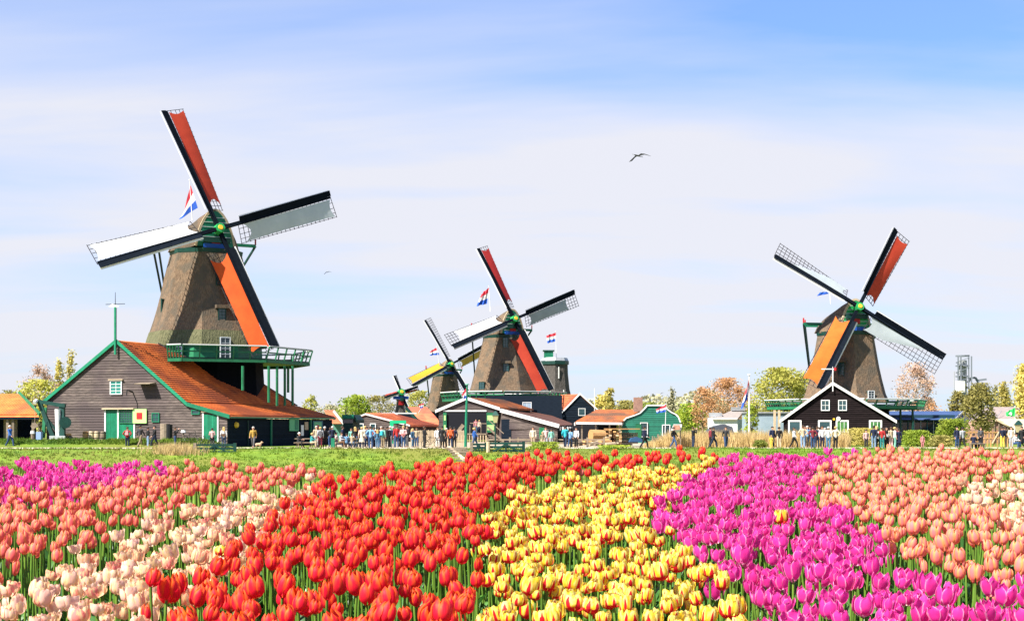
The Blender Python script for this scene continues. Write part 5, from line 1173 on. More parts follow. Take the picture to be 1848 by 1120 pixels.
def make_pose(k):
    J = pose(k); V_ = Vector; out_ = {}
    body = [(J['pel'], J['sp'], .115, .105), (J['sp'], J['ch'], .105, .12), (J['ch'], J['nk'], .10, .052), (J['nk'], J['hd'], .05, .06), (J['hd'], J['ht'], .082, .092)]
    hd = V_(J['hd']); body += [(hd+V_((0, -.085, .015)), hd+V_((0, -.10, -.01)), .014, .018), (hd+V_((0, -.06, -.055)), hd+V_((0, -.065, -.06)), .035, .03)]
    body += [(hd+V_((s*.088, .01, 0)), hd+V_((s*.09, .012, .03)), .014, .016) for s in (-1, 1)]
    top = [(J['pel'], J['sp'], .142, .132), (J['sp'], J['ch'], .134, .142), (J['ch'], V_(J['nk'])-V_((0, 0, .04)), .115, .07)]
    tr = [(V_(J['pel'])+V_((0, 0, .03)), J['pel'], .13, .14)]; sh = []
    for n in 'LR':
        body += [(J['hip'+n], J['kn'+n], .08, .055), (J['kn'+n], J['an'+n], .052, .036), (J['an'+n], J['to'+n], .038, .03), (J['sh'+n], J['el'+n], .048, .038), (J['el'+n], J['wr'+n], .036, .026), (J['ch'], J['sh'+n], .08, .052)]
        w = V_(J['wr'+n]); d = (w-V_(J['el'+n])).normalized(); body.append((w, w+d*.075, .027, .034))
        top += [(J['ch'], J['sh'+n], .10, .074), (J['sh'+n], J['el'+n], .070, .056), (J['el'+n], w-d*.02, .055, .044)]
        tr += [(J['hip'+n], J['kn'+n], .108, .076), (J['kn'+n], J['an'+n], .074, .058)]
        sh += [(V_(J['an'+n])-V_((0, 0, .03)), J['to'+n], .046, .036)]
    b = capsules(body, .017, 'body')
    # fingers: four of unequal length and a thumb, rooted in the palm
    m = MB()
    for n, s in (('L', -1), ('R', 1)):
        w = V_(J['wr'+n]); d = (w-V_(J['el'+n])).normalized(); sd = d.cross(V_((0, 0, 1)) if abs(d.z) < .8 else V_((1, 0, 0))).normalized()
        for i, ln in enumerate((.062, .075, .070, .052)):
            r_ = w+d*.09+sd*(i-1.5)*.019; mid = r_+d*ln*.55+V_((0, -.006, 0)); m.tube(r_, mid, .0085, .0078, 5); m.tube(mid, mid+d*ln*.45+V_((0, -.014, 0)), .0078, .0065, 5)
        r_ = w+d*.03+sd*-.028; m.tube(r_, r_+d*.045-sd*.022, .010, .008, 5)
    f = m.build('tmp', None); fm = f.data; bpy.data.objects.remove(f)
    import bmesh; bm = bmesh.new(); bm.from_mesh(b); bm.from_mesh(fm); bm.to_mesh(b); bm.free()
    out_['body'] = b; out_['top'] = capsules(top, .022, 'jacket'); out_['legs'] = capsules(tr, .022, 'trousers')
    m = MB()
    for p, q, r0, r1 in sh: m.tube(p, q, r0, r1, 8)
    s_ = m.build('tmp', None); out_['shoe'] = s_.data; bpy.data.objects.remove(s_)
    def hair(long_):
        m = MB(); c = V_(J['ht'])+V_((0, .012, -.015)); rings = []
        for i in range(6):
            e = math.radians(88-i*(22 if not long_ else 21)); rings.append([c+V_((.112*math.cos(e)*math.cos(a), .118*math.cos(e)*math.sin(a)+(.02 if math.sin(a) > 0 else 0), .115*math.sin(e)+(.05 if math.sin(a) < -.3 and i > 3 else 0))) for a in [2*math.pi*k/12 for k in range(12)]])
        m.loft(rings)
        if long_: m.hexa([c+V_(p) for p in ((-.10, .02, -.30), (.10, .02, -.30), (.10, .12, -.28), (-.10, .12, -.28), (-.10, .0, .02), (.10, .0, .02), (.09, .125, .02), (-.09, .125, .02))])
        o = m.build('tmp', None); d = o.data; bpy.data.objects.remove(o); return d
    out_['hair'] = hair(False); out_['longhair'] = hair(True)
    m = MB()
    for s in (-1, 1): m.box(hd+V_((s*.032, -.088, .03)), (.022, .012, .012))
    o = m.build('tmp', None); out_['eyes'] = o.data; bpy.data.objects.remove(o)
    out_['J'] = J; return out_
POSES = {k: make_pose(k) for k in ('stand', 'walk', 'walk2', 'camera', 'fold', 'hips', 'sit', 'ride')}
CLC = {'navy': (.012, .02, .06), 'black': (.012, .012, .014), 'grey': (.12, .12, .13), 'darkgrey': (.04, .04, .045), 'jeans': (.035, .085, .20), 'darkjeans': (.015, .03, .07), 'lightjeans': (.22, .34, .50),
       'khaki': (.26, .20, .12), 'beige': (.58, .46, .30), 'cream': (.75, .66, .50), 'white': (.78, .77, .75), 'pink': (.70, .25, .27), 'palepink': (.78, .50, .48), 'red': (.50, .03, .03), 'maroon': (.22, .025, .04), 'orange': (.80, .12, .03),
       'mustard': (.45, .28, .05), 'blue': (.03, .14, .50), 'sky': (.20, .40, .65), 'turquoise': (.03, .45, .55), 'teal': (.03, .30, .30), 'mint': (.25, .60, .48), 'green': (.02, .30, .10), 'yellow': (.85, .62, .08), 'palegrey': (.50, .52, .55), 'denim': (.08, .20, .34), 'brown': (.16, .08, .04)}
def cmat(c): return mat('cloth_'+c, tuple(x*.8 for x in CLC[c]), tuple(x*.6 for x in CLC[c]), 12, .85)
SKIN = [mat('skin_light', (.58, .32, .22), rough=.55), mat('skin_tan', (.42, .21, .13), rough=.55)]
HAIR = {'brown': mat('hair_brown', (.05, .025, .012), rough=.6), 'dark': mat('hair_dark', (.012, .009, .008), rough=.6), 'blond': mat('hair_blond', (.50, .33, .12), rough=.6), 'grey': mat('hair_grey', (.45, .43, .40), rough=.7), 'white': mat('white_hat', (.75, .73, .68), rough=.8)}
SHOE = mat('dark_shoe', (.02, .018, .016), rough=.6); EYE = mat('eye_dark', (.01, .01, .01), rough=.3)
people_objs = []
def person(px, feet, h, face, pz, top, legs, hair, label, Y=None, z=0.0, skin=0, long_=False, extra=None):
    """px: picture column; Y distance in metres; h height; face: direction faced in degrees (0 towards the camera, 90 to the right)"""
    if Y is None: Y = min(119.2, max(113, CAMH*F/(feet-HZ)))
    P = POSES[pz]; root = bpy.data.objects.new('person', None); COL.objects.link(root)
    root.location = (atx(px, Y), Y, z+.012); root.rotation_euler = (0, 0, math.radians(face)); s = h/1.78; root.scale = (s*1.06, s*1.06, s)
    tag(root, label, 'person', 'visitors among the windmills')
    for nm, me, m_ in (('body', P['body'], SKIN[skin]), ('jacket', P['top'], cmat(top)), ('trousers', P['legs'], cmat(legs)), ('shoes', P['shoe'], SHOE), ('hair', P['longhair' if long_ else 'hair'], HAIR[hair]), ('eyes', P['eyes'], EYE)):
        o = bpy.data.objects.new(nm, me); COL.objects.link(o); o.parent = root
        if not me.materials: me.materials.append(None)
        o.material_slots[0].link = 'OBJECT'; o.material_slots[0].material = m_
    J = P['J']
    if extra:
        kind, col = extra; m = MB()
        if kind == 'backpack': m.hexa([Vector(J['ch'])+Vector(p) for p in ((-.14, .10, -.30), (.14, .10, -.30), (.13, .28, -.28), (-.13, .28, -.28), (-.12, .10, .08), (.12, .10, .08), (.09, .22, .06), (-.09, .22, .06))])
        elif kind == 'bag': m.box(Vector(J['pel'])+Vector((.0, -.20 if pz == 'fold' else .20, .14)), (.30, .12, .22))
        elif kind == 'skirt': m.loft([[Vector(J['pel'])+Vector((r_*math.cos(a), r_*.8*math.sin(a), z_)) for a in [2*math.pi*k/12 for k in range(12)]] for z_, r_ in ((-.42, .24), (.08, .15))])
        o = m.build('tmp', None); me = o.data; bpy.data.objects.remove(o); o = bpy.data.objects.new({'backpack': 'backpack', 'bag': 'bag', 'skirt': 'skirt'}[kind], me); COL.objects.link(o); o.parent = root; me.materials.append(cmat(col))
    people_objs.append(root); return root
PE = [
 (18, 807, 1.85, 70, 'walk', 'blue', 'jeans', 'grey', 'man in a blue jacket walking past the open orange roofed shed', {}),
 (230, 806, 1.72, 180, 'hips', 'red', 'darkjeans', 'brown', 'person in a red top standing below the red square shutter', dict(extra=('backpack', 'pink'))),
 (253, 806, 1.86, 150, 'walk', 'darkgrey', 'khaki', 'dark', 'tall person in dark grey jacket and khaki trousers before the barn', {}),
 (267, 805, 1.70, 120, 'stand', 'black', 'lightjeans', 'dark', 'person in black jacket and light jeans leaning close to a companion', {}),
 (279, 807, 1.80, -60, 'walk2', 'black', 'darkjeans', 'dark', 'person all in dark clothes striding beside the barn barrels', {}),
 (316, 807, 1.70, 100, 'camera', 'black', 'jeans', 'brown', 'person in black top and jeans raising a camera before the barn', {}),
 (383, 806, 1.62, 180, 'fold', 'palepink', 'black', 'dark', 'person in pale pink top and black trousers behind the left gate', {}),
 (404, 804, 1.72, 180, 'stand', 'white', 'jeans', 'blond', 'person in white top with a brown bag at the barn corner', dict(extra=('bag', 'brown'), long_=True)),
 (457, 808, 1.74, 0, 'walk', 'mustard', 'grey', 'grey', 'person in mustard jacket walking along the dark barn wall', {}),
 (539, 805, 1.7, 60, 'sit', 'darkgrey', 'black', 'white', 'seated person in dark clothes and a white hat by the barn side door', dict(Y=118.5)),
 (562, 805, 1.65, 80, 'sit', 'teal', 'beige', 'blond', 'seated person in a teal top near the barn end post', dict(Y=118)),
 (571, 0, 1.8, 20, 'stand', 'beige', 'white', 'grey', 'person in beige jacket and white trousers standing in the barn end shade', dict(Y=119.0)),
 (578, 0, 1.72, 190, 'stand', 'palegrey', 'maroon', 'blond', 'person in a patterned grey top and maroon trousers under the low eave', dict(Y=118.4, extra=('backpack', 'grey'))),
 (586, 0, 1.75, 200, 'stand', 'black', 'black', 'grey', 'grey haired person all in black at the barn end', dict(Y=118.8)),
 (600, 0, 1.78, 200, 'fold', 'navy', 'navy', 'grey', 'person in navy standing just right of the barn end', dict(Y=120)),
 (608, 0, 1.7, -80, 'sit', 'palepink', 'jeans', 'brown', 'seated person in a pale pink shirt at the first picnic table', dict(Y=121)),
 (618, 0, 1.78, 100, 'stand', 'navy', 'darkjeans', 'brown', 'person in navy jacket before the green kiosk', dict(Y=123)),
 (615, 806, 1.7, 60, 'sit', 'palegrey', 'brown', 'brown', 'seated person in a grey striped shirt facing the picnic table', dict(Y=118.6)),
 (625, 806, 1.6, 170, 'sit', 'sky', 'jeans', 'dark', 'seated person in light blue with white shoulders at the table', dict(Y=118.4)),
 (634, 0, 1.6, 0, 'stand', 'mint', 'darkjeans', 'brown', 'small person in a bright mint top behind the picnic table', dict(Y=123)),
 (641, 0, 1.72, 190, 'stand', 'black', 'lightjeans', 'blond', 'long haired blond person in a black top by the kiosk', dict(Y=119.2, long_=True)),
 (635, 806, 1.6, 175, 'sit', 'beige', 'lightjeans', 'brown', 'seated person in beige and light jeans at the end of the table', dict(Y=118.4)),
 (653, 808, 1.72, 185, 'stand', 'cream', 'navy', 'blond', 'person in a long cream coat and navy trousers in the crowd', dict(extra=('skirt', 'cream'))),
 (669, 809, 1.78, 180, 'hips', 'sky', 'jeans', 'brown', 'broad person in light blue shirt and jeans beside the cream coat', {}),
 (681, 808, 1.50, 180, 'stand', 'denim', 'denim', 'blond', 'short child in pale denim next to the light blue shirt', dict(long_=True)),
 (662, 0, 1.7, 30, 'stand', 'blue', 'darkjeans', 'dark', 'person in blue partly hidden between cream coat and light blue shirt', dict(Y=122)),
 (691, 808, 1.72, 150, 'stand', 'mint', 'khaki', 'brown', 'person in mint green vest and shorts in the crowd', dict(extra=('backpack', 'turquoise'))),
 (688, 0, 1.75, 10, 'stand', 'white', 'grey', 'grey', 'person in white top standing behind the mint vest', dict(Y=121)),
 (699, 807, 1.76, 170, 'stand', 'black', 'black', 'dark', 'person in black between the mint vest and the navy jacket', {}),
 (709, 807, 1.75, 190, 'fold', 'navy', 'grey', 'grey', 'person in navy jacket with hands behind under the green arch', {}),
 (716, 0, 1.86, 200, 'stand', 'red', 'jeans', 'brown', 'tall person in a red checked shirt and jeans under the green arch', dict(Y=118.5)),
 (728, 808, 1.80, 0, 'fold', 'palepink', 'jeans', 'blond', 'person in pale pink carrying a small child right of the green arch', dict(extra=('bag', 'pink'))),
 (745, 807, 1.58, 60, 'stand', 'denim', 'denim', 'blond', 'young person in denim jacket standing alone right of the crowd', dict(long_=True, extra=('bag', 'white'))),
 (766, 808, 1.76, 120, 'fold', 'black', 'black', 'brown', 'person in black sweater leaning over the parked bicycle', dict(skin=1)),
 (790, 0, 1.7, 20, 'stand', 'white', 'white', 'brown', 'person all in white half hidden behind a black coat', dict(Y=119)),
 (798, 808, 1.78, 170, 'stand', 'black', 'black', 'dark', 'person in a long black coat left of the orange vest', dict(extra=('skirt', 'black'))),
 (813, 810, 1.78, 185, 'walk', 'orange', 'darkjeans', 'dark', 'person in a bright orange vest at the top of the dike steps', dict(extra=('backpack', 'orange'))),
 (820, 0, 1.7, 185, 'stand', 'navy', 'black', 'dark', 'person in navy just right of the orange vest', dict(Y=119)),
 (856, 808, 1.66, 100, 'walk', 'blue', 'jeans', 'blond', 'person in bright blue jacket walking past the green flagpole', {}),
 (962, 807, 1.72, 0, 'stand', 'cream', 'beige', 'brown', 'person in cream sweater and beige trousers before the workshop', {}),
 (979, 0, 1.3, 0, 'stand', 'khaki', 'beige', 'blond', 'small child in khaki between two adults before the workshop', dict(Y=116)),
 (985, 806, 1.70, 10, 'stand', 'palepink', 'palegrey', 'brown', 'person in a pale pink top before the small workshop window', {}),
 (995, 806, 1.58, 200, 'stand', 'mint', 'palegrey', 'dark', 'person in a mint shirt and pale trousers by the striped eave', {}),
 (1020, 806, 1.80, 170, 'walk', 'turquoise', 'darkjeans', 'dark', 'person in a turquoise shirt and dark jeans by the lumber yard', {}),
 (1029, 806, 1.55, 160, 'walk2', 'sky', 'jeans', 'dark', 'child in a blue and white top beside the turquoise shirt', {}),
 (1040, 0, 1.68, -40, 'stand', 'white', 'black', 'dark', 'person in white standing behind the lumber', dict(Y=119)),
 (1163, 809, 1.76, 90, 'walk', 'navy', 'black', 'dark', 'person in navy walking right past the green house', {}),
 (1216, 808, 1.70, 60, 'walk2', 'black', 'jeans', 'dark', 'person in black coat and jeans below the white roofed board', {}),
 (1251, 808, 1.72, 110, 'camera', 'black', 'darkjeans', 'brown', 'person in black holding up a phone before the reeds', {}),
 (1282, 808, 1.70, 100, 'stand', 'maroon', 'black', 'dark', 'person in maroon and black arm in arm before the reeds', {}),
 (1287.5, 809, 1.72, 80, 'walk', 'black', 'darkjeans', 'dark', 'person in black arm in arm with the one in maroon', {}),
 (1310, 809, 1.72, 0, 'walk2', 'darkgrey', 'jeans', 'brown', 'person with an open grey jacket over white walking to the camera', {}),
 (1394, 808, 1.75, 30, 'stand', 'navy', 'darkjeans', 'dark', 'person in navy with a white hood near the pale stage posts', dict(extra=('backpack', 'blue'))),
 (1406, 808, 1.72, 180, 'stand', 'black', 'beige', 'dark', 'person in dark jacket and beige trousers near the pale stage posts', {}),
 (1392, 812, 1.05, 150, 'stand', 'yellow', 'yellow', 'blond', 'small child dressed in yellow at the path edge', dict(Y=113)),
 (1433, 809, 1.66, 60, 'walk', 'white', 'black', 'brown', 'person in white top and black trousers walking alone before the black barn', {}),
 (1449, 808, 1.86, 180, 'hips', 'beige', 'lightjeans', 'brown', 'tall person in beige shirt and very light jeans by the left barn window', {}),
 (1457, 0, 1.8, 0, 'stand', 'sky', 'darkjeans', 'grey', 'person in blue and white with sunglasses in the black barn group', dict(Y=119)),
 (1467, 809, 1.74, 180, 'hips', 'maroon', 'jeans', 'dark', 'person in maroon shirt with an arm on a companion', {}),
 (1475, 0, 1.76, 190, 'stand', 'navy', 'darkjeans', 'brown', 'person in dark navy beside the maroon shirt', dict(Y=117)),
 (1484, 808, 1.78, 0, 'stand', 'white', 'navy', 'brown', 'red faced person in a white printed shirt in the black barn group', dict(skin=1)),
 (1495, 809, 1.74, 170, 'stand', 'white', 'denim', 'grey', 'person in white sweater and denim left of the yellow bush', {}),
 (1508, 809, 1.76, 180, 'hips', 'cream', 'black', 'blond', 'person in a cream jacket and black trousers at the yellow bush edge', {}),
 (1563, 809, 1.5, 10, 'stand', 'palepink', 'darkgrey', 'dark', 'short person in pale pink before the yellow bush', {}),
 (1577, 810, 1.82, 160, 'stand', 'navy', 'lightjeans', 'dark', 'person in navy jacket and light jeans left of the bush group', {}),
 (1585, 809, 1.6, 170, 'stand', 'white', 'black', 'dark', 'person in white top between navy jacket and red jacket', {}),
 (1592, 810, 1.68, 150, 'stand', 'red', 'teal', 'brown', 'person in red jacket and teal trousers by the black barn corner', {}),
 (1600, 809, 1.72, 20, 'fold', 'black', 'black', 'dark', 'person in black with a white bag by the barn corner', dict(extra=('bag', 'white'))),
 (1608, 809, 1.72, 190, 'stand', 'beige', 'palepink', 'brown', 'person in beige clothes at the right end of the barn', {}),
 (1615, 809, 1.7, 90, 'stand', 'white', 'mint', 'blond', 'person in white top and mint skirt beside the rounded green bush', {}),
 (1622, 809, 1.6, 180, 'stand', 'navy', 'navy', 'dark', 'person in navy touching the rounded green bush', dict(extra=('skirt', 'navy'))),
 (1665, 816, 1.1, 0, 'stand', 'pink', 'pink', 'brown', 'small child in pink below the rounded green bush', dict(Y=112.6)),
 (1727, 808, 1.74, 20, 'stand', 'navy', 'jeans', 'dark', 'person in navy jacket and jeans beside the tall lime bush', {}),
 (1737, 810, 1.7, 190, 'walk', 'palegrey', 'black', 'dark', 'person in grey and black beside the navy jacket at the lime bush', {}),
 (1757, 818, 1.6, 160, 'sit', 'navy', 'navy', 'dark', 'seated person in navy at the grass edge below the willow', dict(Y=113.2)),
 (1771, 818, 1.55, -150, 'sit', 'black', 'darkgrey', 'dark', 'seated person in black at the grass edge below the willow', dict(Y=113.2)),
 (1770, 0, 1.7, 10, 'stand', 'grey', 'darkgrey', 'brown', 'person in grey standing behind the two seated people', dict(Y=117)),
 (1809, 807, 1.74, 180, 'stand', 'navy', 'yellow', 'dark', 'person in navy jacket and yellow trousers by the timber fence', dict(Y=119)),
 (1813.5, 807, 1.76, 180, 'stand', 'darkgrey', 'beige', 'brown', 'person in dark grey close beside the yellow trousers', dict(Y=119.3)),
 (1825, 806, 1.74, 0, 'stand', 'cream', 'palegrey', 'dark', 'person in cream jacket right of the timber fence', dict(Y=119)),
 (1832, 812, 1.6, 30, 'sit', 'white', 'jeans', 'brown', 'seated person in white by the lamp post at the right', dict(Y=114)),
 (1844, 810, 1.74, -60, 'walk', 'black', 'black', 'dark', 'person in black at the right picture edge', dict(Y=115)),
]
for (px, ft, h, fc, pz, t_, l_, hr, lab, kw) in PE: person(px, ft, h, fc, pz, t_, l_, hr, lab, **kw)
XT = [(596, 121.5, 'grey', 'jeans', 'brown', 'person in grey behind the one in navy at the barn end'), (647, 121, 'maroon', 'black', 'dark', 'person in maroon partly hidden left of the cream coat'), (659, 120, 'white', 'jeans', 'blond', 'person in white squeezed between cream coat and light blue shirt'),
 (675, 121, 'orange', 'navy', 'brown', 'person in dull orange partly hidden behind the pale denim child'), (684, 119.6, 'black', 'jeans', 'dark', 'person in black partly hidden left of the mint vest'), (704, 120.8, 'palegrey', 'black', 'grey', 'grey haired person in pale grey behind the navy jacket'),
 (722, 121.5, 'denim', 'darkjeans', 'dark', 'person in denim behind the one carrying a child'), (735, 121, 'black', 'grey', 'brown', 'person in black just right of the one carrying a child'), (752, 120, 'beige', 'jeans', 'brown', 'person in beige behind the young person in denim'),
 (805, 119.8, 'darkgrey', 'black', 'grey', 'person in dark grey between the long black coat and orange vest'), (1453, 120, 'denim', 'black', 'dark', 'person in denim just behind the tall beige shirt'), (1462, 120.4, 'black', 'grey', 'brown', 'person in black behind the maroon shirt'),
 (1479, 119.6, 'red', 'black', 'brown', 'person in red between dark navy and white printed shirt'), (1489, 120, 'palegrey', 'navy', 'grey', 'person in pale grey between two white tops'), (1581, 119.8, 'beige', 'jeans', 'blond', 'person in beige behind the navy jacket by the bush'),
 (1596, 120, 'palegrey', 'black', 'dark', 'person in pale grey behind the red jacket'), (1619, 119.8, 'maroon', 'darkjeans', 'brown', 'person in maroon behind the mint skirt')]
rx = random.Random(4)
for (px, Y_, t_, l_, hr, lab) in XT: person(px, 0, rx.uniform(1.62, 1.84), rx.uniform(-180, 180), rx.choice(('stand', 'fold', 'hips')), t_, l_, hr, lab, Y=Y_, long_=hr == 'blond', skin=rx.randrange(2))
person(859, 0, 1.62, 10, 'stand', 'pink', 'denim', 'brown', 'person in pink standing on the porch behind the rail', Y=161.9, z=.99)
person(865, 0, 1.5, -30, 'stand', 'cream', 'navy', 'blond', 'shorter person in cream standing on the porch behind the rail', Y=161.7, z=.99)
# ------------------------------------------------------------------ flags
def flag_mat(name, stripes):
    m = bpy.data.materials.new(name); m.use_nodes = True; t = m.node_tree; n = t.nodes.new; l = t.links.new; b = t.nodes['Principled BSDF']; b.inputs['Roughness'].default_value = .8
    uv = n('ShaderNodeUVMap'); sp = n('ShaderNodeSeparateXYZ'); l(uv.outputs[0], sp.inputs[0]); r = n('ShaderNodeValToRGB'); r.color_ramp.interpolation = 'CONSTANT'; l(sp.outputs[1], r.inputs[0])
    for i, c in enumerate(stripes):
        e = r.color_ramp.elements[i] if i < 2 else r.color_ramp.elements.new(i/len(stripes)); e.position = i/len(stripes); e.color = (*c, 1)
    l(r.outputs[0], b.inputs['Base Color']); tr = n('ShaderNodeBsdfTranslucent'); l(r.outputs[0], tr.inputs[0]); ms = n('ShaderNodeMixShader'); ms.inputs[0].default_value = .4
    l(b.outputs[0], ms.inputs[1]); l(tr.outputs[0], ms.inputs[2]); l(ms.outputs[0], t.nodes['Material Output'].inputs[0]); return m
DUTCH = flag_mat('red_white_blue_flag_cloth', [(.02, .10, .52), (.80, .80, .80), (.66, .035, .06)])
GFLAG = flag_mat('green_flag_cloth', [(.02, .55, .10), (.02, .55, .10), (.02, .55, .10)])
def flag(label, corners, Y, m=DUTCH, pole=None, folds=2, amp=.12, polecol=WHITE, name='flag'):
    """corners: picture positions (top hoist, top fly, bottom fly, bottom hoist)"""
    A, B, C, D = [at(x, y, Y) for x, y in corners]; root = thing(name, label, 'flag', tuple(D)); V = []; UV = []; nu, nv = 14, 8
    for j in range(nv+1):
        for i in range(nu+1):
            u, v = i/nu, j/nv; p = (D*(1-v)+A*v)*(1-u)+(C*(1-v)+B*v)*u; p = p+Vector((0, amp*math.sin(u*folds*6.28+v*1.4)*u**.5*(A-D).length, .05*math.sin(u*folds*6.28)*(A-D).length*u)); V.append(p-D); UV.append((u, min(.999, v)))
    Q = [(j*(nu+1)+i, j*(nu+1)+i+1, (j+1)*(nu+1)+i+1, (j+1)*(nu+1)+i) for j in range(nv) for i in range(nu)]
    link('flag_cloth', npmesh('flag_cloth', np.array([tuple(v) for v in V]), Q, True, UV), m, root)
    if pole:
        (x0, y0), (x1, y1), r = pole; MB().tube(at(x0, y0, Y+.05), at(x1, y1, Y+.05), r, r*.6, 8).tube(at(x1, y1, Y+.05), at(x1, y1-1.5, Y+.05), r*1.6, r*1.2, 8).build('pole', polecol, root)
    return root
flag('drooping red white and blue flag on top of the largest windmill', [(344, 334), (331, 384), (323, 396), (357, 375)], 141, pole=((347, 398), (342, 325), .05), amp=.04, folds=1)
flag('red white and blue flag on top of the middle windmill', [(882, 519), (869, 530), (860, 552), (879, 548)], 190, pole=((885, 562), (882, 517), .05))
flag('red white and blue flag of the sail-less mill tower', [(1003, 600), (986, 605), (988, 619), (1002, 616)], 235, pole=((1004, 645), (1003, 598), .045))
flag('small red white and blue flag beside the yellow sailed windmill', [(787, 627), (776, 634), (776, 641), (793, 640)], 262, pole=((792, 655), (788, 626), .05))
flag('flag flying on the green flagpole before the porch house', [(843, 697), (833, 712), (837, 719), (844, 718)], 121, pole=((840, 806), (843, 694), .13), polecol=GREEN, name='flagpole')
flag('small flag on a thin pole under the yellow sailed windmill', [(765, 727), (755, 730), (758, 736), (763, 736)], 170, pole=((755, 745), (766, 726), .03))
flag('red white and blue flag before the green house', [(1202, 730), (1184, 738), (1185, 745), (1201, 743)], 150, pole=((1200, 792), (1202, 729), .045))
flag('long limp flag on the tall white pole left of the black barn', [(1352, 678), (1346, 705), (1337, 738), (1349, 720)], 128, pole=((1352, 800), (1352, 676), .10), folds=1)
flag('bright green flag with a pale emblem at the right edge', [(1832, 735), (1816, 743), (1816, 750), (1831, 751)], 120, m=GFLAG, pole=((1831, 800), (1832, 734), .04))
e = bpy.data.objects[[o.name for o in SC.objects if o.get('label', '').startswith('bright green flag')][0]]
MB().prism([at(1820, 747, 119.85), at(1823, 743, 119.85), at(1826, 744, 119.85), at(1826, 749, 119.85), at(1823, 748, 119.85)], (0, -.02, 0)).build('emblem', WHITE, e)
flag('blue flag fluttering behind the cap of the right windmill', [(1496, 526), (1480, 527), (1474, 534), (1495, 530)], 160, m=flag_mat('blue_flag', [(.02, .10, .52), (.02, .10, .52), (.02, .12, .55)]), pole=((1499, 548), (1497, 524), .04))
# ------------------------------------------------------------------ birds
BIRD = mat('bird_dark', (.012, .014, .014), (.04, .04, .03), 9)
def bird(label, px, py, Y, s, ph):
    c = at(px, py, Y); root = thing('bird', label, 'bird', tuple(c)); m = MB(); e = Vector((.95, 0, -.25)).normalized()
    rings = []
    for t, r in ((-.5, .01), (-.42, .05), (-.3, .075), (0, .10), (.25, .07), (.42, .03), (.62, .035), (.66, .005)): rings.append([c+e*t*s+Vector((0, math.cos(a), math.sin(a)))*r*s for a in [2*math.pi*k/8 for k in range(8)]])
    m.loft(rings); m.prism([c+e*s*-.5, c+e*s*-.70+Vector((0, .12, 0))*s, c+e*s*-.70-Vector((0, .12, 0))*s], (0, 0, .012*s))
    # wings: near one swept down to the left, far one raised to the right
    for P in (((.05, -.05, .02), (-.35, -.35, -.10), (-.85, -.7, -.62), (-1.15, -.9, -.95), (-.75, -.6, -.75), (-.35, -.25, -.28)), ((.05, .05, .04), (.45, .5, .36), (.95, .9, .38), (1.75, 1.3, .18), (.9, .7, .26), (.35, .25, .06))):
        m.prism([c+Vector(p)*s for p in P], (.0, .02*s, .03*s))
    o = m.build('body', BIRD, root); return root
bird('large dark bird gliding in the open sky', 1151, 281, 70, .40, 0)
bird('tiny distant bird beside the largest windmill', 590, 491, 160, .28, 0)
bird('speck sized bird low over the green house poplar', 1194, 709, 200, .22, 0)
# ------------------------------------------------------------------ gates, fences and small things
def gate(label, x0, x1, ytop, ybot, Y, brace=True):
    root = thing('field_gate', label, 'gate', tuple(at((x0+x1)/2, ybot, Y))); zt, zb = zat(ytop, Y), zat(ybot, Y)
    for x in (x0, x1): MB().beam((atx(x, Y), Y, zb-.4), (atx(x, Y), Y, zt+.22), .22, .22, (0, 1, 0)).build('post', WOODG if x == x0 else DGREEN, root)
    for k in range(4): z = zb+(zt-zb)*k/3.2+.12; MB().beam((atx(x0, Y), Y-.05, z), (atx(x1, Y), Y-.05, z), .06, .16).build('rail', DGREEN, root)
    xm = (x0+x1)/2
    for x in (xm,): MB().beam((atx(x, Y), Y-.1, zb), (atx(x, Y), Y-.1, zt), .12, .12, (0, 1, 0)).build('upright', DGREEN, root)
    MB().beam((atx(x0, Y), Y-.11, zb+.1), (atx(xm, Y), Y-.11, zt), .05, .13).build('brace', DGREEN, root); MB().beam((atx(xm, Y), Y-.11, zt), (atx(x1, Y), Y-.11, zb+.1), .05, .13).build('brace', DGREEN, root)
gate('dark green field gate below the barn door on the left', 352, 424, 804, 824, 109)
gate('dark green field gate before the middle windmill with a pale post', 881, 945, 801, 822, 109)
gate('narrow dark gate left of the pale gate post', 851, 877, 803, 822, 109.4)
MB().tube(at(881, 826, 108.8), at(881, 797, 108.8), .16, .14, 8).build('gate_post', PALE, tag(thing('wooden_post', 'pale round post between the two gates', 'post', tuple(at(881, 826, 108.8)))))
# steps down the dike
st = thing('dike_steps', 'wooden steps with a pale edge going down the dike', 'stairs', tuple(at(826, 815, 110)))
for i in range(7):
    y = 111.6-i*1.05; MB().box((atx(820+i*3.5, y), y, lvl(0, y)+.06), (1.5, .34, .14)).build('step', WOODG, st)
MB().beam(at(810, 808, 111.8)+UP*.05, Vector((atx(838, 105), 105, lvl(0, 105)+.15)), .22, .2).build('edge_board', PALE, st)
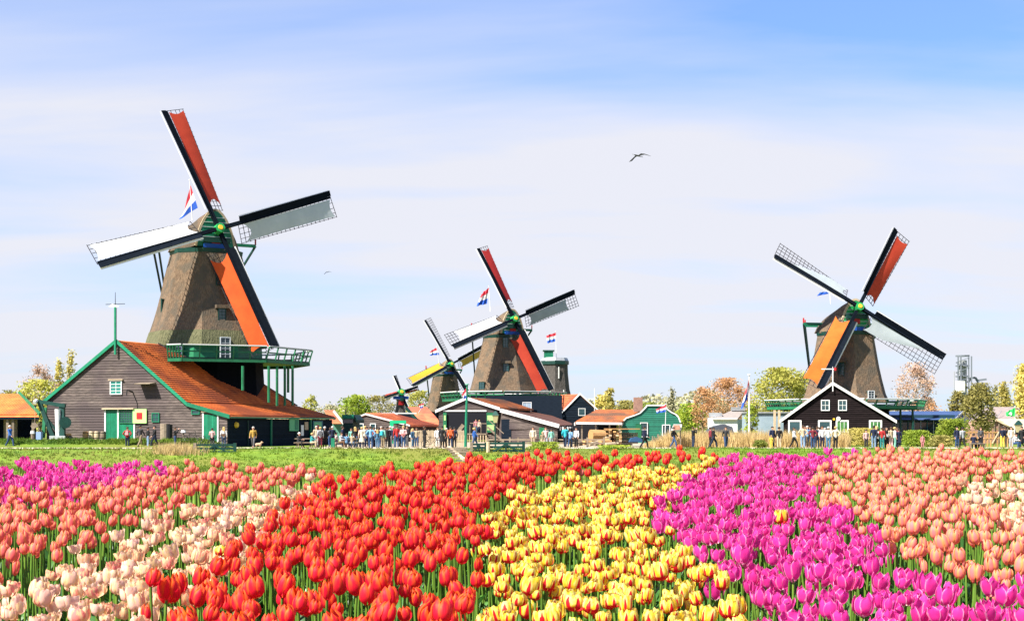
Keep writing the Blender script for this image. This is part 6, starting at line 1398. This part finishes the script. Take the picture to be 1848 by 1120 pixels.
# fences
fn = thing('picket_fence', 'pale vertical picket fence behind the cyclist and the crowd', 'fence', (atx(790, 124), 124, 0))
for i in range(46): x = 742+i*2.1; MB().box((atx(x, 124), 124, .72), (.075, .03, 1.42*rnd.uniform(.95, 1.04))).build('picket', PALE, fn)
for z in (.4, 1.1): MB().beam((atx(741, 124.04), 124.05, z), (atx(838, 124.05), 124.05, z), .05, .09).build('rail', WOODG, fn)
fn = thing('timber_fence', 'raw timber fence with diagonal braces below the brown barn', 'fence', (atx(1790, 123), 123, 0))
for x in range(1752, 1826, 6): MB().beam((atx(x, 123), 123, 0), (atx(x, 123), 123, 1.35), .09, .09, (0, 1, 0)).build('fence_post', WOOD, fn)
for z in (1.25, .75): MB().beam((atx(1740, 123), 122.95, z), (atx(1803, 123), 122.95, z), .06, .09).build('rail', WOOD, fn)
MB().beam((atx(1790, 123), 122.9, .3), (atx(1802, 123), 122.9, 1.3), .06, .09).build('brace', PALE, fn)
fn = thing('low_rail_fence', 'low wooden rail fence before the workshop and the lumber', 'fence', (atx(960, 119.6), 119.6, 0))
for x in (880, 920, 935, 960, 985, 1003, 1030, 1060, 1090): MB().beam((atx(x, 119.7), 119.7, 0), (atx(x, 119.7), 119.7, .85), .14, .14, (0, 1, 0)).build('fence_post', WOODG, fn)
for z in (.65, .35): MB().beam((atx(878, 119.7), 119.65, z), (atx(1092, 119.7), 119.65, z), .05, .12).build('rail', WOODG, fn)
fn = thing('driftwood_fence', 'row of uneven brown stakes left of the reeds', 'fence', (atx(1195, 121), 121, 0))
for i in range(16): x = 1178+i*3; MB().beam((atx(x, 121), 121+rnd.uniform(-.1, .1), 0), (atx(x+rnd.uniform(-1, 1), 121), 121, rnd.uniform(.6, 1.15)), .10, .10, (0, 1, 0)).build('stake', WOODG, fn)
# lumber and logs
def lumber(label, x0, x1, n, Y, rows, m_):
    root = thing('lumber_stack', label, 'lumber stack', (atx((x0+x1)/2, Y), Y, 0), 'lumber piles at the long shed')
    for r_ in range(rows):
        for k in range(n):
            w = (x1-x0)/F*Y/n
            if rnd.random() < .12: continue
            MB().obox((atx(x0, Y)+k*w+rnd.uniform(0, .03), Y+rnd.uniform(-.2, .2), .12+r_*.16), (w*.9, rnd.uniform(-.1, .1), 0), (0, 1.8, 0), (0, 0, .13)).build('plank', m_ if rnd.random() < .7 else PALE, root)
lumber('tall stack of orange brown planks before the long shed', 1094, 1104, 2, 123, 9, WOOD)
lumber('second stack of orange planks beside the tall one', 1106, 1122, 3, 123.5, 8, WOOD)
lumber('wide low stack of planks under a flat board', 1123, 1152, 3, 124.5, 7, WOODG)
MB().box((atx(1123, 124), 124.4, 1.55), (3.0, 2, .08)).build('cover_board', WOOD, tag(thing('cover_board_stack', 'flat orange board lying over the plank stacks', 'board', (atx(1123, 124), 124.4, 1.5))))
for k in range(7):
    px = 1042+k*10; lg = thing('log', f'{["thick pale", "short brown", "long brown", "pale split", "knotty brown", "thin pale", "dark"][k]} log lying {["by the workshop corner", "second from the workshop corner", "in the middle of the log pile", "behind the middle logs", "before the tall plank stack", "slanting by the plank stack", "at the foot of the orange planks"][k]}', 'log', (atx(px, 121), 121, .2), 'logs before the long shed')
    MB().tube((atx(px-9, 121), 121+k*.1, .22+.1*(k % 3)), (atx(px+9, 121.5), 121.8+k*.1, .28+.16*(k % 2)), .17+.03*(k % 3), .15, 9).build('trunk_piece', (PALE, WOODG, WOOD)[k % 3], lg)
tk = thing('round_saw_log', 'huge brown sawn log section under the long shed', 'log', (atx(1078, 127), 127, .9)); MB().tube((atx(1066, 127), 127, .95), (atx(1090, 127.5), 127.5, .95), .55, .5, 14).build('log_body', WOOD, tk)
o = thing('blue_tarp', 'crumpled dark blue tarpaulin beside the planks', 'tarpaulin', (atx(1145, 122), 122, 0)); MB().prism([at(1136, 797, 122), at(1140, 790, 122), at(1150, 788, 122), at(1158, 791, 122), at(1160, 797, 122)], (0, 1.4, 0)).build('cloth', mat('blue_tarp', (.02, .07, .16)), o)
o = thing('information_board', 'white roofed information board on two posts before the green house', 'sign', (atx(1222, 118), 118.6, 0))
MB().prism([at(1212, 776, 118.3), at(1217, 765, 118.3), at(1231, 765, 118.3), at(1229, 776, 118.3)], (0, .5, 0)).build('roof', WHITE, o); MB().obox(at(1215, 775, 118.2), RX*.55, (0, -.03, 0), UP*.4).build('picture_panel', mat('board_picture', (.4, .16, .1), (.55, .3, .2), 8), o)
for px in (1215, 1228): MB().beam((atx(px, 118.6), 118.6, 0), (atx(px, 118.6), 118.6, 1.7), .09, .09, (0, 1, 0)).build('post', WOODG, o)
# barn yard: barrels, planks, sign
for k, (px, col, nm) in enumerate(((154, WOOD, 'rusty orange barrel lowest in the row beside the barn door'), (165, PALE, 'pale barrel second from the green door row'), (175, PALE, 'pale barrel closest to the green double door'), (186, WOODG, 'grey barrel tucked against the green double door'))):
    b = thing('barrel', nm, 'barrel', (atx(px, 123.5), 123.5+.0*k, .6), 'barrels beside the barn door'); c = Vector((atx(px, 124.6), 124.6, .6))
    MB().loft([[c+Vector((r_*math.cos(a), r_*math.sin(a), z_)) for a in [2*math.pi*q/12 for q in range(12)]] for z_, r_ in ((0, .20), (.2, .245), (.38, .25), (.56, .24), (.75, .20))]).build('staves', col, b)
    for z_ in (.14, .58): MB().tube(c+UP*z_, c+UP*(z_+.04), .252, .252, 12).build('hoop', BLACKM, b)
o = thing('upright_drum', 'tall rusty brown drum leaning at the barn wall behind visitors', 'drum', (atx(297, 122.2), 122.2, .6)); MB().tube((atx(298, 122.6), 122.6, .6), (atx(298, 122.6), 122.6, 2.0), .42, .42, 14).build('drum_body', WOODG, o); MB().tube((atx(304, 122.5), 122.55, .65), (atx(304, 122.5), 122.55, 1.9), .34, .34, 12).build('dark_drum', BLACKM, o)
o = thing('wheelbarrow', 'small rusty red handcart beside the winch', 'handcart', (atx(122, 123), 123, .6)); MB().hexa([at(118, 789, 123), at(128, 789, 123), at(128, 789, 124), at(118, 789, 124), at(116, 782, 123), at(129, 782, 123), at(129, 782, 124), at(116, 782, 124)]).build('tub', WOOD, o)
for px in (119, 127): MB().tube(at(px, 790, 122.9), at(px, 790, 123.0), .22, .22, 12).build('wheel', BLACKM, o)
o = thing('white_cap_post', 'short post with a white round top before the barn door', 'post', (atx(331, 121), 121, .5)); MB().tube((atx(331, 121), 121, .2), (atx(331, 121), 121, 1.25), .07, .07).build('post', WOODG, o); MB().tube((atx(331, 121), 121, 1.25), (atx(331, 121), 121, 1.45), .22, .16, 10).build('cap', WHITE, o)
o = thing('white_cap_bollard', 'grey bollard with white top under the open shed', 'bollard', (atx(59, 121), 121, .5)); MB().tube((atx(59, 121), 121, .3), (atx(59, 121), 121, 1.15), .16, .16).build('post', WOODG, o); MB().tube((atx(59, 121), 121, 1.15), (atx(59, 121), 121, 1.4), .2, .15, 10).build('cap', WHITE, o)
o = thing('hanging_sack', 'dark brown box hanging from a rope at the open shed', 'box', tuple(at(62, 770, 122))); MB().hexa([at(55, 768, 122), at(63, 761, 122), at(63, 761, 122.7), at(55, 768, 122.7), at(59, 775, 122), at(70, 768, 122), at(70, 768, 122.7), at(59, 775, 122.7)]).build('crate_body', WOODG, o); MB().tube(at(63, 762, 122), at(63, 733, 122), .02, .02).build('rope', PALE, o)
o = thing('blue_crate', 'pale blue crate beside the open shed post', 'crate', (atx(71, 122), 122, .5)); MB().box((atx(71, 122), 122, .95), (.42, .5, .7)).build('crate_body', mat('pale_blue_paint', (.25, .36, .60)), o)
# bicycles
def bicycle(label, px, Y, ang, z=0, col=BLACKM, group='bicycles parked in the village'):
    c = Vector((atx(px, Y), Y, z)); root = thing('bicycle', label, 'bicycle', tuple(c), group); d = Vector((math.cos(ang), math.sin(ang), 0))
    for s in (-.52, .52):
        w = c+d*s+UP*.34; P = [w+d*.32*math.cos(a)+UP*.32*math.sin(a) for a in [2*math.pi*k/16 for k in range(17)]]; o = MB().path(P, .022, 5).build('wheel', col, root)
        m = MB()
        for k in range(6): m.tube(w, w+d*.31*math.cos(k*1.047)+UP*.31*math.sin(k*1.047), .005, .005, 3)
        m.build('spokes', METAL, o)
    m = MB(); a, b, s_, h, bb_ = c-d*.52+UP*.34, c+d*.52+UP*.34, c-d*.16+UP*.82, c+d*.36+UP*.86, c-d*.05+UP*.30
    for p, q in ((a, s_), (a, bb_), (bb_, s_), (bb_, h), (s_, h), (h, b)): m.tube(p, q, .02, .02, 6)
    m.build('frame', col, root); MB().beam(s_+UP*.10-d*.12, s_+UP*.10+d*.12, .14, .06).build('saddle', BLACKM, root); n_ = d.cross(UP)
    MB().path([h+n_*.25+UP*.22-d*.08, h+n_*.1+UP*.2, h-n_*.1+UP*.2, h-n_*.25+UP*.22-d*.08], .016, 5).tube(h, h+UP*.2, .016, .016, 5).build('handlebar', BLACKM, root); return root
bicycle('dark bicycle leaning at the barn wall left of the plank door', 345, 120.2, .1, .3)
bicycle('dark bicycle standing behind the left gate', 372, 118.8, .25)
bicycle('dark bicycle parked beside the person in pale pink', 392, 119.0, -.15)
bicycle('dark bicycle held by the person in black sweater', 779, 116.2, .1)
# tables and benches for the seated people
def table(label, px, Y, w=1.8):
    c = Vector((atx(px, Y), Y, 0)); root = thing('picnic_table', label, 'picnic table', tuple(c), 'picnic tables beside the barn'); MB().box(c+UP*.74, (w, .7, .06)).build('table_top', WOODG, root)
    for s in (-1, 1): MB().box(c+UP*.42+Vector((0, s*.62, 0)), (w, .28, .05)).build('bench', WOODG, root); MB().beam(c+Vector((s*w*.38, -.6, 0)), c+Vector((s*w*.38, .1, .72)), .07, .1).build('leg', WOODG, root); MB().beam(c+Vector((s*w*.38, .6, 0)), c+Vector((s*w*.38, -.1, .72)), .07, .1).build('leg', WOODG, root)
table('picnic table with seated visitors right of the barn end', 624, 119.2, 2.2); table('low dark table by the barn side door', 549, 118.9, 1.5)
MB().box((atx(601, 117.6), 117.6, .40), (.28, .4, .8)).build('bin_body', GREEN, tag(thing('litter_bin', 'small bright green bin at the path before the picnic tables', 'bin', (atx(601, 117.6), 117.6, 0))))
for px, Y, lab in ((539, 118.5, 'a'), (562, 118, 'b')): pass
for k, (px, lab) in enumerate(((551, 'long low bench under the seated pair by the barn'), (1764, 'low bench under the two people at the grass edge'))):
    Yb = 118.35 if k == 0 else 113.2; c = Vector((atx(px, Yb), Yb+.05, 0)); o = thing('bench', lab, 'bench', tuple(c)); MB().box(c+UP*.40, (1.9 if k == 0 else 1.2, .36, .06)).build('seat', WOODG, o)
    for s in (-.4, .4): MB().box(c+Vector((s*1.4, 0, .19)), (.08, .3, .38)).build('leg', WOODG, o)
# lamp posts
def lamp(label, px, Y, ytop, ybot):
    root = thing('street_lamp', label, 'street lamp', (atx(px, Y), Y, 0)); zt = zat(ytop, Y); c = Vector((atx(px, Y), Y, 0)); MB().tube(c-UP*.2, c+UP*(zt-1.0), .07, .05).build('pole', DGREEN, root)
    b = c+UP*(zt-1.0); ring = lambda r, z: [b+Vector((r*math.cos(a+.78), r*math.sin(a+.78), z)) for a in [math.pi/2*k for k in range(4)]]
    MB().loft([ring(.2, 0), ring(.36, .62)]).build('lantern_glass', mat('lantern_glass', (.42, .38, .2), rough=.3), root); MB().loft([ring(.42, .62), ring(.16, .92), ring(.05, 1.0)]).build('lantern_roof', DGREEN, root)
lamp('green street lamp with a square lantern before the middle windmill', 894, 119.4, 741, 806); lamp('green street lamp with a square lantern at the right edge', 1838, 118, 758, 808)
o = thing('dog', 'small tan dog beside the person in the mustard jacket', 'dog', (atx(467, 116), 116, 0)); c = Vector((atx(467, 116), 116, 0)); segs = [((-.20, 0, .30), (.12, 0, .32), .10, .12), ((.12, 0, .34), (.24, 0, .46), .08, .07), ((.24, 0, .48), (.34, 0, .46), .07, .04), ((-.26, 0, .32), (-.40, 0, .42), .03, .015)]
for sx_ in (-.19, .13):
    for sy_ in (-.06, .06): segs += [((sx_, sy_, .28), (sx_-.02, sy_, .15), .045, .03), ((sx_-.02, sy_, .15), (sx_+.01, sy_, .03), .028, .022)]
segs += [((.22, s*.04, .53), (.20, s*.05, .58), .022, .012) for s in (-1, 1)]
me = capsules(segs, .02, 'body'); link('body', me, mat('tan_fur', (.40, .24, .13), (.6, .42, .28), 9), o)
# rusty red object row and yellow cart on the left of the black barn; orange flower between magenta tulips is part of the bed
